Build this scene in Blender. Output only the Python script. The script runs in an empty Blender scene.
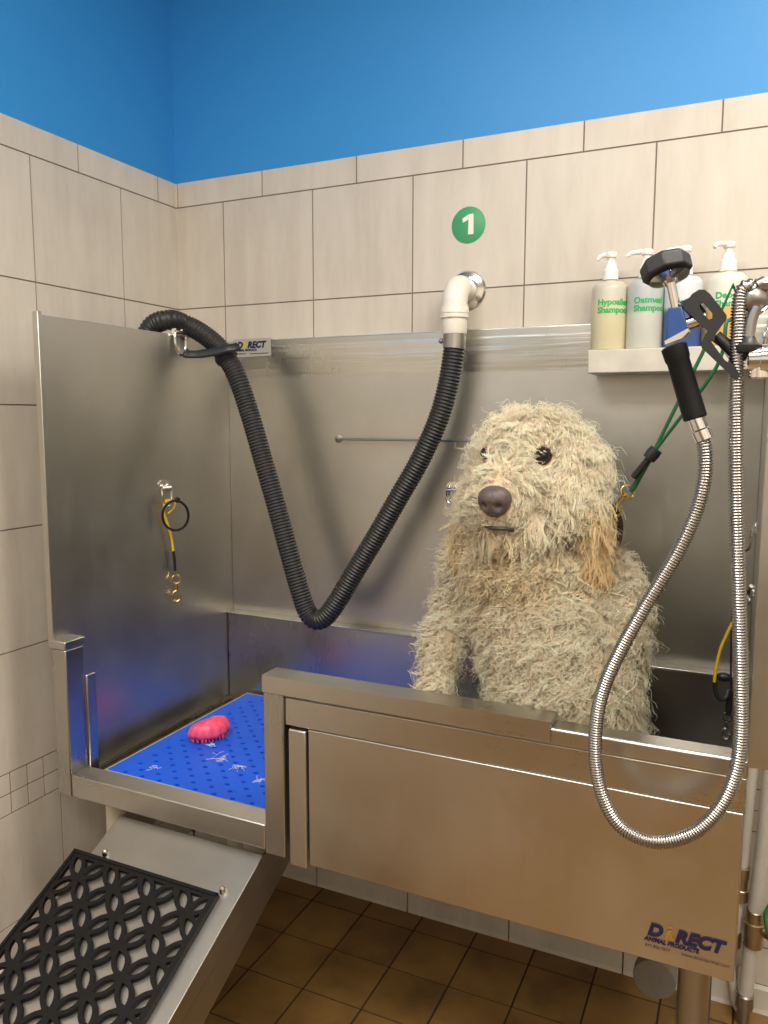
import bpy, bmesh, math, random
import numpy as np
from mathutils import Vector, Matrix
random.seed(5); RNG = np.random.default_rng(11)
SC = bpy.context.scene; COL = SC.collection
PI = math.pi
# ------------------------------------------------------------------ camera calibration (room: back wall y=0, left wall x=0, floor z=0)
CAM = np.array([1.6288, -1.9892, 1.4342]); F = 786.67
PITCH, YAW, ROLL = -0.1180, 0.43644, 0.0021
def cam_axes():
    cy, sy, cp, sp = math.cos(YAW), math.sin(YAW), math.cos(PITCH), math.sin(PITCH)
    fw = np.array([-sy*cp, cy*cp, sp]); rt = np.array([cy, sy, 0.0]); up = np.cross(rt, fw)
    cr, sr = math.cos(ROLL), math.sin(ROLL)
    return cr*rt+sr*up, -sr*rt+cr*up, fw
RT, UP, FW = cam_axes()
def ray(u, v): return FW + RT*(u-384)/F + UP*(512-v)/F
def at(u, v, y=None, x=None, z=None):
    """the point of a surveyed plane that the photograph shows at u, v"""
    d = ray(u, v)
    if y is not None: k = (y-CAM[1])/d[1]
    elif x is not None: k = (x-CAM[0])/d[0]
    else: k = (z-CAM[2])/d[2]
    return CAM + k*d
def depth(p): return float((np.asarray(p)-CAM) @ FW)

cam = bpy.data.cameras.new('camera'); co = bpy.data.objects.new('camera', cam); COL.objects.link(co)
cam.sensor_fit = 'HORIZONTAL'; cam.sensor_width = 36; cam.lens = F/768*36; cam.clip_start = .02
co.matrix_world = Matrix(((RT[0], UP[0], -FW[0], CAM[0]), (RT[1], UP[1], -FW[1], CAM[1]), (RT[2], UP[2], -FW[2], CAM[2]), (0, 0, 0, 1)))
SC.camera = co

# ------------------------------------------------------------------ materials
def rgb(r, g, b):
    f = lambda c: (c/255/12.92) if c/255 <= .04045 else ((c/255+.055)/1.055)**2.4
    return (f(r), f(g), f(b), 1)
class NT:
    def __init__(s, name):
        s.m = bpy.data.materials.new(name); s.m.use_nodes = True
        s.t = s.m.node_tree; s.b = s.t.nodes['Principled BSDF']; s.out = s.t.nodes['Material Output']
    def n(s, typ, **kw):
        o = s.t.nodes.new(typ)
        for k, v in kw.items():
            if k in o.inputs: o.inputs[k].default_value = v
            else: setattr(o, k, v)
        return o
    def l(s, a, b): s.t.links.new(a, b)
    def set(s, **kw):
        for k, v in kw.items(): s.b.inputs[k.replace('_', ' ')].default_value = v
    def noise(s, scale=(1, 1, 1), sc=5, detail=3, rough=.5, coord='Object'):
        tc = s.n('ShaderNodeTexCoord'); mp = s.n('ShaderNodeMapping'); mp.inputs['Scale'].default_value = scale
        s.l(tc.outputs[coord], mp.inputs['Vector'])
        nz = s.n('ShaderNodeTexNoise'); nz.inputs['Scale'].default_value = sc; nz.inputs['Detail'].default_value = detail
        nz.inputs['Roughness'].default_value = rough
        s.l(mp.outputs['Vector'], nz.inputs['Vector']); return nz.outputs['Fac']
    def ramp(s, fac, stops):
        r = s.n('ShaderNodeValToRGB'); e = r.color_ramp.elements
        while len(e) < len(stops): e.new(.5)
        for i, (p, c) in enumerate(stops):
            e[i].position = p; e[i].color = c if len(c) == 4 else (*c, 1)
        s.l(fac, r.inputs['Fac']); return r.outputs['Color']
    def rng(s, fac, a, b, lo=.3, hi=.7):
        m = s.n('ShaderNodeMapRange'); m.inputs[1].default_value = lo; m.inputs[2].default_value = hi
        m.inputs[3].default_value = a; m.inputs[4].default_value = b; s.l(fac, m.inputs[0]); return m.outputs[0]
    def bump(s, h, strength=.2, dist=.002, prev=None):
        b = s.n('ShaderNodeBump'); b.inputs['Strength'].default_value = strength; b.inputs['Distance'].default_value = dist
        s.l(h, b.inputs['Height'])
        if prev is not None: s.l(prev, b.inputs['Normal'])
        s.l(b.outputs['Normal'], s.b.inputs['Normal']); return b.outputs['Normal']
def plain(name, col, rough=.5, metal=0., bumpy=0., bscale=60, vary=.06, **kw):
    t = NT(name); f = t.noise(sc=bscale*.5, detail=3)
    c = np.array(col[:3]); t.l(t.ramp(f, [(.3, tuple(c*(1-vary))), (.7, tuple(np.minimum(c*(1+vary), 1)))]), t.b.inputs['Base Color'])
    t.set(Roughness=rough, Metallic=metal, **kw)
    if bumpy: t.bump(t.noise(sc=bscale, detail=4), bumpy, .003)
    return t.m
def steel(name, col=(.56, .535, .49), r0=.2, r1=.34, grain=(220, 220, 3), dents=.25, fine=.012):
    t = NT(name)
    big = t.noise(sc=3.2, detail=6, rough=.65); fn = t.noise(scale=tuple(g*2.2 for g in grain), sc=1.0, detail=3, rough=.6); blot = t.noise(scale=(9, 9, 3), sc=1, detail=4, rough=.7)
    c = np.array(col)
    t.l(t.ramp(big, [(.3, tuple(c*.90)), (.7, tuple(c*1.05))]), t.b.inputs['Base Color'])
    m1 = t.n('ShaderNodeMath', operation='ADD'); t.l(t.rng(big, r0, r1), m1.inputs[0]); t.l(t.rng(fn, -.02, .02), m1.inputs[1])
    m2 = t.n('ShaderNodeMath', operation='ADD'); t.l(m1.outputs[0], m2.inputs[0]); t.l(t.rng(blot, -.03, .03), m2.inputs[1])
    t.l(m2.outputs[0], t.b.inputs['Roughness']); t.set(Metallic=1.)
    nb = t.bump(fn, fine, .0006)
    if dents: t.bump(t.noise(sc=4.5, detail=1), dents, .01, nb)
    return t.m
M = {}
def tile_mat(name, lo, hi, rough=.38):
    t = NT(name)
    a = t.noise(scale=(16, 16, 3.2), sc=1.0, detail=6, rough=.62); b = t.noise(sc=2.6, detail=3)
    ad = t.n('ShaderNodeMath', operation='ADD'); t.l(a, ad.inputs[0]); t.l(t.rng(b, -.12, .12), ad.inputs[1])
    g = t.n('ShaderNodeNewGeometry'); ad2 = t.n('ShaderNodeMath', operation='ADD'); t.l(ad.outputs[0], ad2.inputs[0])
    t.l(t.rng(g.outputs['Random Per Island'], -.06, .06, 0, 1), ad2.inputs[1])
    t.l(t.ramp(ad2.outputs[0], [(.32, lo), (.5, tuple((np.array(lo)+np.array(hi))/2)), (.72, hi)]), t.b.inputs['Base Color'])
    t.set(Roughness=rough); t.bump(a, .06, .002); return t.m
M['tile'] = tile_mat('beige_wall_tile', rgb(197, 189, 176), rgb(213, 206, 194))
M['base_tile'] = tile_mat('white_base_tile', rgb(205, 200, 188), rgb(225, 221, 210))
M['grout'] = plain('grey_grout', rgb(134, 122, 112), .9, bumpy=.1)
M['blue_paint'] = plain('blue_paint', rgb(54, 146, 218), .45, bumpy=.05, bscale=300, vary=.015)
M['ceiling'] = plain('ceiling_paint', rgb(225, 222, 215), .9)
M['reflection_dark'] = plain('reflection_dark_paint', rgb(128, 122, 112), .7)  # dark tone of the added unseen bands that the steel mirrors
M['far_wall'] = plain('far_wall_paint', rgb(222, 215, 202), .8)
t = NT('brown_quarry_tile'); a = t.noise(sc=9, detail=5); g = t.n('ShaderNodeNewGeometry')
ad = t.n('ShaderNodeMath', operation='ADD'); t.l(a, ad.inputs[0]); t.l(t.rng(g.outputs['Random Per Island'], -.12, .12, 0, 1), ad.inputs[1])
t.l(t.ramp(ad.outputs[0], [(.3, rgb(112, 84, 46)), (.7, rgb(146, 112, 62))]), t.b.inputs['Base Color']); t.set(Roughness=.42); t.bump(a, .1, .003)
M['quarry'] = t.m
M['floor_grout'] = plain('dark_floor_grout', rgb(62, 46, 32), .9)
M['steel'] = steel('brushed_steel', (.50, .48, .45), .24, .36)
M['steel_wavy'] = steel('wavy_reflecting_hem', (.62, .605, .55), .26, .34, (220, 220, 2.0), 0)  # rippled, paler steel for the bright reflection along the panel top
_m = M['steel_wavy']; _t = _m.node_tree; _bs = _t.nodes['Principled BSDF']; _tc = _t.nodes.new('ShaderNodeTexCoord'); _mp = _t.nodes.new('ShaderNodeMapping'); _mp.inputs['Scale'].default_value = (3, 3, 70)
_nz = _t.nodes.new('ShaderNodeTexNoise'); _nz.inputs['Scale'].default_value = 1.; _nz.inputs['Detail'].default_value = 2; _bp = _t.nodes.new('ShaderNodeBump'); _bp.inputs['Strength'].default_value = .3; _bp.inputs['Distance'].default_value = .004
_t.links.new(_tc.outputs['Object'], _mp.inputs['Vector']); _t.links.new(_mp.outputs['Vector'], _nz.inputs['Vector']); _t.links.new(_nz.outputs['Fac'], _bp.inputs['Height']); _t.links.new(_bp.outputs['Normal'], _bs.inputs['Normal'])
M['shaded_deck'] = steel('shaded_deck_steel', (.16, .155, .15), .3, .45)  # shade under the grate put into the colour so its holes look dark
M['steel_cover'] = steel('brushed_steel_cover', (.62, .58, .52), .32, .44, (260, 260, 2.5), .06)
M['steel_rail'] = steel('steel_rail', (.58, .56, .53), .26, .36, (3, 220, 220), .05)
M['steel_back'] = steel('steel_splash_back', (.585, .57, .52), .33, .43, (220, 220, 2.0), .10)
M['steel_ramp'] = steel('steel_ramp', (.42, .40, .37), .32, .44, (220, 3, 3), .05)
M['chrome'] = plain('chrome', (.78, .76, .73), .12, 1.)
M['chrome_hose'] = plain('chrome_hose', (.40, .38, .355), .27, 1.)
M['dark_metal'] = plain('dull_metal', (.42, .40, .38), .35, 1.)
M['brass'] = plain('brass', (.83, .62, .22), .22, 1.)
M['old_brass'] = plain('old_brass', (.45, .36, .26), .38, 1.)
M['black_rubber'] = plain('black_rubber', rgb(16, 15, 15), .55, bumpy=.15, Specular_IOR_Level=.25)
M['black_hose'] = plain('black_hose_plastic', rgb(40, 40, 41), .42)
M['black_plastic'] = plain('black_plastic', rgb(34, 34, 36), .4, bumpy=.05)
M['grey_plastic'] = plain('dark_grey_rubber', rgb(44, 44, 46), .5, bumpy=.1)
M['blue_plastic'] = plain('blue_plastic', rgb(38, 72, 132), .4)
M['grate_blue'] = plain('blue_grate_plastic', rgb(8, 88, 222), .45, bumpy=.08, bscale=200, vary=.04)
M['grate_edge'] = plain('pale_grate_edge', rgb(165, 158, 145), .5)
M['pink'] = plain('pink_rubber', rgb(240, 88, 124), .42, bumpy=.4, bscale=50, Subsurface_Weight=.1)
M['pvc'] = plain('white_pvc', rgb(232, 228, 216), .32, vary=.02)
M['pump'] = plain('white_pump_plastic', rgb(240, 238, 232), .35, vary=.02)
M['pex'] = plain('milky_pipe', rgb(206, 203, 196), .3, Transmission_Weight=.12, vary=.03)
M['pipe_grey'] = plain('grey_drain_plastic', rgb(120, 119, 116), .45)
M['green_vinyl'] = plain('green_vinyl', rgb(66, 158, 108), .45, vary=.02)
M['white_vinyl'] = plain('white_vinyl', rgb(236, 234, 226), .5, vary=.01)
M['green_print'] = plain('green_print', rgb(52, 176, 98), .5, vary=.02)
M['navy_print'] = plain('navy_print', rgb(30, 26, 62), .45, vary=.02)
M['yellow_print'] = plain('yellow_print', rgb(206, 190, 60), .45, vary=.02)
M['tan_print'] = plain('tan_print', rgb(158, 116, 52), .45, vary=.02)
M['dark_print'] = plain('dark_print', rgb(70, 55, 48), .5, vary=.02)
M['clear_sticker'] = plain('pale_sticker', rgb(176, 173, 164), .3, vary=.02)
M['stone'] = plain('pale_stone_shelf', rgb(205, 200, 188), .35, bumpy=.1, bscale=30, vary=.12)
M['yellow_web'] = plain('yellow_webbing', rgb(228, 186, 40), .6, bumpy=.2, bscale=400)
M['green_cord'] = plain('green_cord', rgb(30, 104, 66), .55, bumpy=.2, bscale=400)
M['purple_web'] = plain('dark_purple_webbing', rgb(44, 34, 74), .6)
M['collar'] = plain('dark_brown_collar', rgb(66, 56, 54), .6, bumpy=.3, bscale=200)
M['green_handle'] = plain('green_valve_handle', rgb(60, 150, 80), .45)
M['dog_nose'] = plain('dog_nose_skin', rgb(88, 76, 74), .45, bumpy=.3, bscale=220)
M['dog_eye'] = plain('dog_eye', rgb(30, 25, 25), .16, vary=.2)
M['dog_lip'] = plain('dog_lip', rgb(60, 48, 46), .5)
M['dog_skin'] = plain('cream_undercoat', rgb(222, 202, 168), .85, bumpy=.5, bscale=90)
def bottle_mat(name, low, high, h):
    t = NT(name); tc = t.n('ShaderNodeTexCoord'); sp = t.n('ShaderNodeSeparateXYZ'); t.l(tc.outputs['Object'], sp.inputs[0])
    t.l(t.ramp(t.rng(sp.outputs[2], 0, 1, h-.006, h+.006), [(0, low), (1, high)]), t.b.inputs['Base Color'])
    t.set(Roughness=.32, Subsurface_Weight=.3, Subsurface_Scale=.02); return t.m
def fur_mat():
    t = NT('dog_fur'); a = t.n('ShaderNodeAttribute', attribute_name='tint')
    t.l(a.outputs['Color'], t.b.inputs['Base Color']); t.set(Roughness=.55); t.b.inputs['Specular IOR Level'].default_value = .2
    tr = t.n('ShaderNodeBsdfTranslucent'); t.l(a.outputs['Color'], tr.inputs['Color'])
    mx = t.n('ShaderNodeMixShader'); mx.inputs[0].default_value = .40
    t.l(t.b.outputs[0], mx.inputs[1]); t.l(tr.outputs[0], mx.inputs[2]); t.l(mx.outputs[0], t.out.inputs['Surface']); return t.m
M['fur'] = fur_mat()

# ------------------------------------------------------------------ builders
BASE = {}
def meta(o, label=None, cat=None, group=None, kind=None):
    if label: o['label'] = label
    if cat: o['category'] = cat
    if group: o['group'] = group
    if kind: o['kind'] = kind
    return o
def thing(name, label, cat, loc, group=None):
    o = bpy.data.objects.new(name, None); COL.objects.link(o); o.location = [float(c) for c in loc]; o.empty_display_size = .05
    BASE[o.name] = np.array(loc, float); return meta(o, label, cat, group)
class MB:
    def __init__(s): s.v = []; s.f = []; s.mi = []; s.cur = 0
    def add(s, vs, fs):
        k = len(s.v); s.v += [tuple(map(float, p)) for p in vs]; s.f += [tuple(i+k for i in f) for f in fs]; s.mi += [s.cur]*len(fs); return s
    def box(s, x0, x1, y0, y1, z0, z1):
        x0, x1 = min(x0, x1), max(x0, x1); y0, y1 = min(y0, y1), max(y0, y1); z0, z1 = min(z0, z1), max(z0, z1)
        return s.add([(x0,y0,z0),(x1,y0,z0),(x1,y1,z0),(x0,y1,z0),(x0,y0,z1),(x1,y0,z1),(x1,y1,z1),(x0,y1,z1)],
                     [(0,3,2,1),(4,5,6,7),(0,1,5,4),(1,2,6,5),(2,3,7,6),(3,0,4,7)])
    def tube(s, pts, r, seg=12, caps=True, closed=False, flat=1.0, up=None):
        P = np.array(pts, float); n = len(P)
        R = np.full(n, r, float) if np.isscalar(r) else np.array(r, float)
        T = np.gradient(P, axis=0) if not closed else np.roll(P, -1, 0)-np.roll(P, 1, 0)
        T /= np.linalg.norm(T, axis=1)[:, None]+1e-12
        a = np.array(up, float) if up is not None else (np.array([0, 0, 1.]) if abs(T[0][2]) < .9 else np.array([1., 0, 0]))
        u = a-T[0]*(a@T[0]); u /= np.linalg.norm(u); vs = []
        ang = np.arange(seg)*2*PI/seg
        for i in range(n):
            u = u-T[i]*(u@T[i]); u /= np.linalg.norm(u)+1e-12; w = np.cross(T[i], u)
            for q in ang: vs.append(P[i]+R[i]*(math.cos(q)*u*flat+math.sin(q)*w))
        fs = []; m = n if closed else n-1
        for i in range(m):
            j = (i+1) % n
            for k in range(seg):
                l = (k+1) % seg; fs.append((i*seg+k, i*seg+l, j*seg+l, j*seg+k))
        if caps and not closed: fs += [tuple(range(seg))[::-1], tuple((n-1)*seg+k for k in range(seg))]
        return s.add(vs, fs)
    def lathe(s, prof, o, axis=(0, 0, 1), seg=28, u=None):
        o = np.array(o, float); a = np.array(axis, float); a /= np.linalg.norm(a)
        r0 = np.array(u, float) if u is not None else (np.array([1., 0, 0]) if abs(a[0]) < .9 else np.array([0, 1., 0]))
        r0 = r0-a*(r0@a); r0 /= np.linalg.norm(r0); r1 = np.cross(a, r0); vs = []
        for r, h in prof:
            for k in range(seg):
                q = 2*PI*k/seg; vs.append(o+a*h+max(r, 1e-5)*(math.cos(q)*r0+math.sin(q)*r1))
        fs = [(i*seg+k, i*seg+(k+1) % seg, (i+1)*seg+(k+1) % seg, (i+1)*seg+k) for i in range(len(prof)-1) for k in range(seg)]
        fs += [tuple(range(seg))[::-1], tuple((len(prof)-1)*seg+k for k in range(seg))]
        return s.add(vs, fs)
    def ball(s, c, r, seg=16, rings=10, axes=None):
        c = np.array(c, float); r = np.full(3, r) if np.isscalar(r) else np.array(r, float)
        A = np.eye(3) if axes is None else np.array(axes, float); vs = []; fs = []
        for i in range(rings+1):
            th = PI*i/rings
            for k in range(seg):
                q = 2*PI*k/seg; l = np.array([math.sin(th)*math.cos(q), math.sin(th)*math.sin(q), math.cos(th)])*r
                vs.append(c+l@A)
        for i in range(rings):
            for k in range(seg): fs.append((i*seg+k, (i+1)*seg+k, (i+1)*seg+(k+1) % seg, i*seg+(k+1) % seg))
        return s.add(vs, fs)
    def prism(s, poly, d):
        """polygon of 3-D points pushed along d"""
        n = len(poly); d = np.array(d, float); P = [np.array(p, float) for p in poly]
        return s.add(P+[p+d for p in P], [tuple(range(n))[::-1], tuple(range(n, 2*n))]+[(i, (i+1) % n, n+(i+1) % n, n+i) for i in range(n)])
    def obj(s, name, mat, parent=None, smooth=35, bevel=0, label=None, fix=True):
        b = BASE[parent.name] if parent is not None else np.zeros(3)
        me = bpy.data.meshes.new(name); V = np.array(s.v)-b
        me.from_pydata([tuple(p) for p in V], [], s.f)
        for m_ in (mat if isinstance(mat, list) else [mat]): me.materials.append(m_)
        me.polygons.foreach_set('material_index', s.mi)
        if fix:
            bm = bmesh.new(); bm.from_mesh(me); bmesh.ops.remove_doubles(bm, verts=bm.verts, dist=1e-6); bmesh.ops.recalc_face_normals(bm, faces=bm.faces); bm.to_mesh(me); bm.free()
        if smooth:
            me.polygons.foreach_set('use_smooth', [True]*len(me.polygons)); me.set_sharp_from_angle(angle=math.radians(smooth))
        o = bpy.data.objects.new(name, me); COL.objects.link(o)
        if parent is not None: o.parent = parent
        BASE[o.name] = b
        if bevel:
            bv = o.modifiers.new('bevel', 'BEVEL'); bv.width = bevel; bv.segments = 2; bv.limit_method = 'ANGLE'
        if label: o['label'] = label
        return o
def rebase(o, loc):
    """move a single-mesh thing's origin to its base"""
    loc = Vector([float(c) for c in loc]); o.data.transform(Matrix.Translation(-loc)); o.location = loc; BASE[o.name] = np.array(loc); return o
def spline(pts, n=12):
    P = np.array(pts, float); P = np.vstack([2*P[0]-P[1], P, 2*P[-1]-P[-2]]); out = []
    for i in range(1, len(P)-2):
        for k in range(n):
            t = k/n; a, b, c, d = P[i-1:i+3]
            out.append(.5*((2*b)+(-a+c)*t+(2*a-5*b+4*c-d)*t*t+(-a+3*b-3*c+d)*t**3))
    out.append(P[-2]); return np.array(out)
def resample(P, step):
    L = np.concatenate([[0], np.cumsum(np.linalg.norm(np.diff(P, axis=0), axis=1))]); n = int(L[-1]/step)+1
    s = np.linspace(0, L[-1], n); return np.stack([np.interp(s, L, P[:, k]) for k in range(3)], 1)
def from_curve(cu):
    o = bpy.data.objects.new('tmp', cu); COL.objects.link(o); dg = bpy.context.evaluated_depsgraph_get(); dg.update()
    me = bpy.data.meshes.new_from_object(o.evaluated_get(dg)); bpy.data.objects.remove(o)
    V = np.array([v.co[:] for v in me.vertices]).reshape(-1, 3); Fc = [tuple(p.vertices) for p in me.polygons]
    bpy.data.meshes.remove(me); bpy.data.curves.remove(cu); return V, Fc
def plate(outer, holes, th):
    cu = bpy.data.curves.new('tmp', 'CURVE'); cu.dimensions = '2D'; cu.fill_mode = 'BOTH'; cu.extrude = th/2
    for poly in [outer]+holes:
        sp = cu.splines.new('POLY'); sp.points.add(len(poly)-1); sp.use_cyclic_u = True
        for p, (x, y) in zip(sp.points, poly): p.co = (x, y, 0, 1)
    V, Fc = from_curve(cu); V[:, 2] += th/2; return V, Fc
def text(body, size, th=.0006, shear=0., bold=0., align='CENTER', spacing=1., line=.85):
    cu = bpy.data.curves.new('tmp', 'FONT'); cu.body = body; cu.size = size; cu.extrude = th/2; cu.shear = shear; cu.offset = bold*size
    cu.align_x = align; cu.align_y = 'CENTER'; cu.space_character = spacing; cu.space_line = line; cu.resolution_u = 3
    return from_curve(cu)
def on_plane(V, o, ex, ey, ez):
    o, ex, ey, ez = (np.array(k, float) for k in (o, ex, ey, ez)); return o+V[:, :1]*ex+V[:, 1:2]*ey+V[:, 2:3]*ez
def dup(root, delta, label=None):
    r = root.copy(); COL.objects.link(r); r.location = root.location+Vector(delta)
    if label: r['label'] = label
    BASE[r.name] = np.array(r.location)
    for ch in list(root.children):
        c = ch.copy(); COL.objects.link(c); c.parent = r
        for g in ch.children:
            d = g.copy(); COL.objects.link(d); d.parent = c
    return r

# ------------------------------------------------------------------ the room
ZG = 2.07; H = .302; P = .305
ROWS = [(ZG, 2.141, 'h', P), (ZG-H, ZG, 'v', P), (ZG-2*H, ZG-H, 'v', P), (ZG-3*H, ZG-2*H, 'v', P), (ZG-4*H, ZG-3*H, 'v', P),
        (.56, ZG-4*H, 'v', P), (.507, .56, 'm', .0508), (.454, .507, 'm', .0508), (.165, .454, 'v', P), (.068, .165, 'v', P)]
G = .0019
def tile_wall(name, axis, length, off):
    mb = MB()
    def put(a0, a1, z0, z1, d0, d1):
        if axis == 'x': mb.box(a0, a1, d0, d1, z0, z1)
        else: mb.box(-d1, -d0, -a1, -a0, z0, z1)
    mb.cur = 0; put(-.05, length, 0, 2.141, .002, .03)
    mb.cur = 2; put(-.05, length, 2.141, 2.95, .006, .03)
    mb.cur = 1
    for z0, z1, k, pitch in ROWS:
        a = off[k] % pitch - pitch
        while a < length:
            lo, hi = max(a+G, .0), min(a+pitch-G, length)
            if hi-lo > .004: put(lo, hi, z0+G, z1-G if z1 < 2.14 else z1, 0, .004)
            a += pitch
    o = mb.obj(name, [M['grout'], M['tile'], M['blue_paint']], smooth=0, fix=False); return meta(o, kind='structure')
RX, RY, RH = 3.7, -4.2, 2.95
tile_wall('wall_back', 'x', RX, dict(h=.3112, v=.1733, m=.1733))
tile_wall('wall_left', 'y', -RY, dict(h=.0805, v=.2353, m=.2353))
for name, ax in (('baseboard_back', 'x'), ('baseboard_left', 'y')):
    mb = MB(); a = (.1733 if ax == 'x' else .2353)-P
    while a < (RX if ax == 'x' else -RY):
        lo, hi = max(a+G, .012), a+P-G
        prof = [(0, 0), (-.012, 0), (-.009, .01), (-.0085, .06), (-.004, .067), (0, .068)]
        if ax == 'x': mb.prism([(lo, d-.0002, z) for d, z in prof], (hi-lo, 0, 0))
        else: mb.prism([(-d+.0002, -lo, z) for d, z in prof], (0, -(hi-lo), 0))
        a += P
    meta(mb.obj(name, M['base_tile'], smooth=0), kind='structure')
mb = MB(); mb.cur = 0; mb.box(-.03, RX, RY, .03, -.06, -.0025); mb.cur = 1
pt = .165; x = .668-5*pt
while x < RX:
    y = -.08+pt
    while y > RY:
        x0, x1, y1, y0 = max(x+.0028, .0), min(x+pt-.0028, RX), min(y-.0028, 0), max(y-pt+.0028, RY)
        if x1 > x0 and y1 > y0: mb.box(x0, x1, y0, y1, -.004, 0)
        y -= pt
    x += pt
meta(mb.obj('floor', [M['floor_grout'], M['quarry']], smooth=0, fix=False), kind='structure')
mb = MB(); mb.box(-.03, RX, RY, .03, RH, RH+.05); meta(mb.obj('ceiling', M['ceiling'], smooth=0), kind='structure')
mb = MB(); mb.box(RX, RX+.05, RY, .03, 0, RH); meta(mb.obj('wall_right', M['far_wall'], smooth=0), kind='structure')
mb = MB(); mb.box(-.03, RX, RY-.05, RY, 0, RH); meta(mb.obj('wall_front', M['far_wall'], smooth=0), kind='structure')

mb = MB(); mb.box(RX-.015, RX+.001, RY, 0, 0, 1.42); meta(mb.obj('reflection_band_1', M['reflection_dark'], smooth=0), kind='structure')  # unseen band added so the splash panels reflect darker at mid height
mb = MB(); mb.box(0, RX-.016, RY-.001, RY+.015, 0, 1.42); meta(mb.obj('reflection_band_2', M['reflection_dark'], smooth=0), kind='structure')  # second added band, out of view, darkening the reflection in the steel
# ------------------------------------------------------------------ number sticker
c = at(468.5, 225, y=-.0005)
sg = thing('number_sticker', 'round green wall sticker with a white number 1', 'sticker', (c[0], 0, c[2]))
mb = MB(); mb.lathe([(.0455, 0), (.0455, .0008), (.0448, .0012)], (c[0], -.0003, c[2]), (0, -1, 0), 64); mb.obj('disc', M['green_vinyl'], sg)
V, Fc = plate([(.0005, -.024), (.0155, -.024), (.0145, .0265), (.003, .0265), (-.0155, .0165), (-.0135, .0065), (.0015, .0135)], [], .0006); V[:, 0] -= .001
mb = MB(); mb.add(on_plane(V, (c[0], -.0020, c[2]), (1, 0, 0), (0, 0, 1), (0, -1, 0)), Fc); mb.obj('numeral', M['white_vinyl'], sg, smooth=0)

# ------------------------------------------------------------------ the tub
X0, X1, YF, YB = .19, 1.647, -.71, -.014
TOP = 1.662
tub = thing('dog_wash_tub', 'raised stainless steel dog washing tub with high splash panels and side entry', 'tub', ((X0+X1)/2, -.36, 0))
mb = MB(); mb.box(X0, X1, YB, -.004, .80, TOP); mb.obj('splash_panel', M['steel_back'], tub, bevel=.0015)
hm = [(-.01405, 1.555), (-.0147, 1.58), (-.0150, 1.605), (-.0146, 1.635), (-.0134, 1.655), (-.0120, 1.6635)]
mb = MB(); mb.prism([(X0+.002, y_, z_) for y_, z_ in hm]+[(X0+.002, -.0055, 1.6635), (X0+.002, -.0055, 1.555)], (X1-X0-.004, 0, 0)); mb.obj('reflecting_hem', M['steel_wavy'], tub)  # strip added along the panel top, tilted to catch a bright reflection
mb = MB(); mb.box(X0-.012, X0, -.70, -.006, .575, TOP-.001); mb.box(X0-.016, X0+.001, YF, -.698, .905, TOP+.006); mb.obj('splash_panel', M['steel_back'], tub, bevel=.0015)
mb = MB(); mb.box(X1, X1+.012, -.70, -.006, .90, TOP-.001); mb.box(X1-.006, X1+.001, -.67, -.006, .575, .902); mb.box(X1, X1+.085, YF, -.698, .905, TOP+.006); mb.obj('splash_panel', M['steel_back'], tub, bevel=.0015)
# basin: lower back wall with ledge, deck, inner front wall
mb = MB(); mb.box(X0+.002, X1-.002, -.046, -.016, .575, .84); mb.obj('basin_wall', M['steel'], tub, bevel=.003)
mb = MB(); mb.box(X0+.002, X1-.002, -.054, -.016, .8405, .845); mb.obj('ledge', M['steel_rail'], tub, bevel=.0015)
mb = MB(); mb.box(X0+.002, X1-.002, -.655, -.048, .552, .566); mb.obj('basin_floor', M['shaded_deck'], tub)
mb = MB(); mb.box(.815, X1-.002, -.672, -.664, .567, .88); mb.obj('basin_wall', M['steel'], tub)
# sill of the entry, corner posts
mb = MB(); mb.box(.227, .764, YF, -.655, .553, .607); mb.obj('entry_sill', M['steel_rail'], tub, bevel=.003)
mb = MB(); mb.box(.184, .2265, YF, -.655, .552, .904); mb.obj('corner_post', M['steel'], tub, bevel=.003)
mb = MB(); mb.box(.182, .2285, YF-.002, -.650, .9045, .925); mb.obj('post_cap', M['steel_rail'], tub, bevel=.003)
mb = MB(); mb.box(.228, .2345, -.657, -.628, .590, .832); mb.obj('corner_post', M['steel'], tub, bevel=.003)
mb = MB(); mb.box(.7645, .812, YF, -.652, .546, .905); mb.obj('corner_post', M['steel'], tub, bevel=.003)
# front rail: one length with an overlapping cap
mb = MB(); mb.box(.812, X1+.003, YF+.002, -.662, .884, .914); mb.obj('front_rail', M['steel_rail'], tub, bevel=.004)
mb = MB(); mb.box(.7635, 1.345, YF-.004, -.657, .9145, .926); mb.box(.7635, 1.345, YF-.004, YF+.001, .889, .926); mb.obj('rail_cap', M['steel_rail'], tub, bevel=.003)
mb = MB(); mb.box(.8125, X1+.001, -.7042, -.688, .8268, .8835); mb.obj('front_panel', M['steel_rail'], tub, bevel=.002)
mb = MB(); mb.box(.866, X1-.001, -.705, -.688, .542, .826); mb.obj('cover_panel', M['steel_cover'], tub, bevel=.002)
mb = MB(); mb.box(.822, .8615, -.709, -.680, .534, .822); mb.obj('cover_channel', M['steel_cover'], tub, bevel=.003)
mb = MB(); mb.box(.845, X1-.02, -.688, -.06, .536, .5515); mb.obj('underframe', M['dark_metal'], tub)
# legs
for lx, ly in ((1.585, -.635), (.255, -.60), (1.585, -.12), (.255, -.12)):
    mb = MB(); mb.lathe([(.0255, .30), (.0255, .545), (.026, .551)], (lx, ly, 0)); mb.lathe([(.030, 0), (.030, .006), (.023, .012), (.023, .305)], (lx, ly, 0)); mb.lathe([(.0265, .296), (.0265, .304)], (lx, ly, 0))
    mb.obj('leg', M['steel_ramp'] if lx > 1 else M['pvc'], tub)
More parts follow.
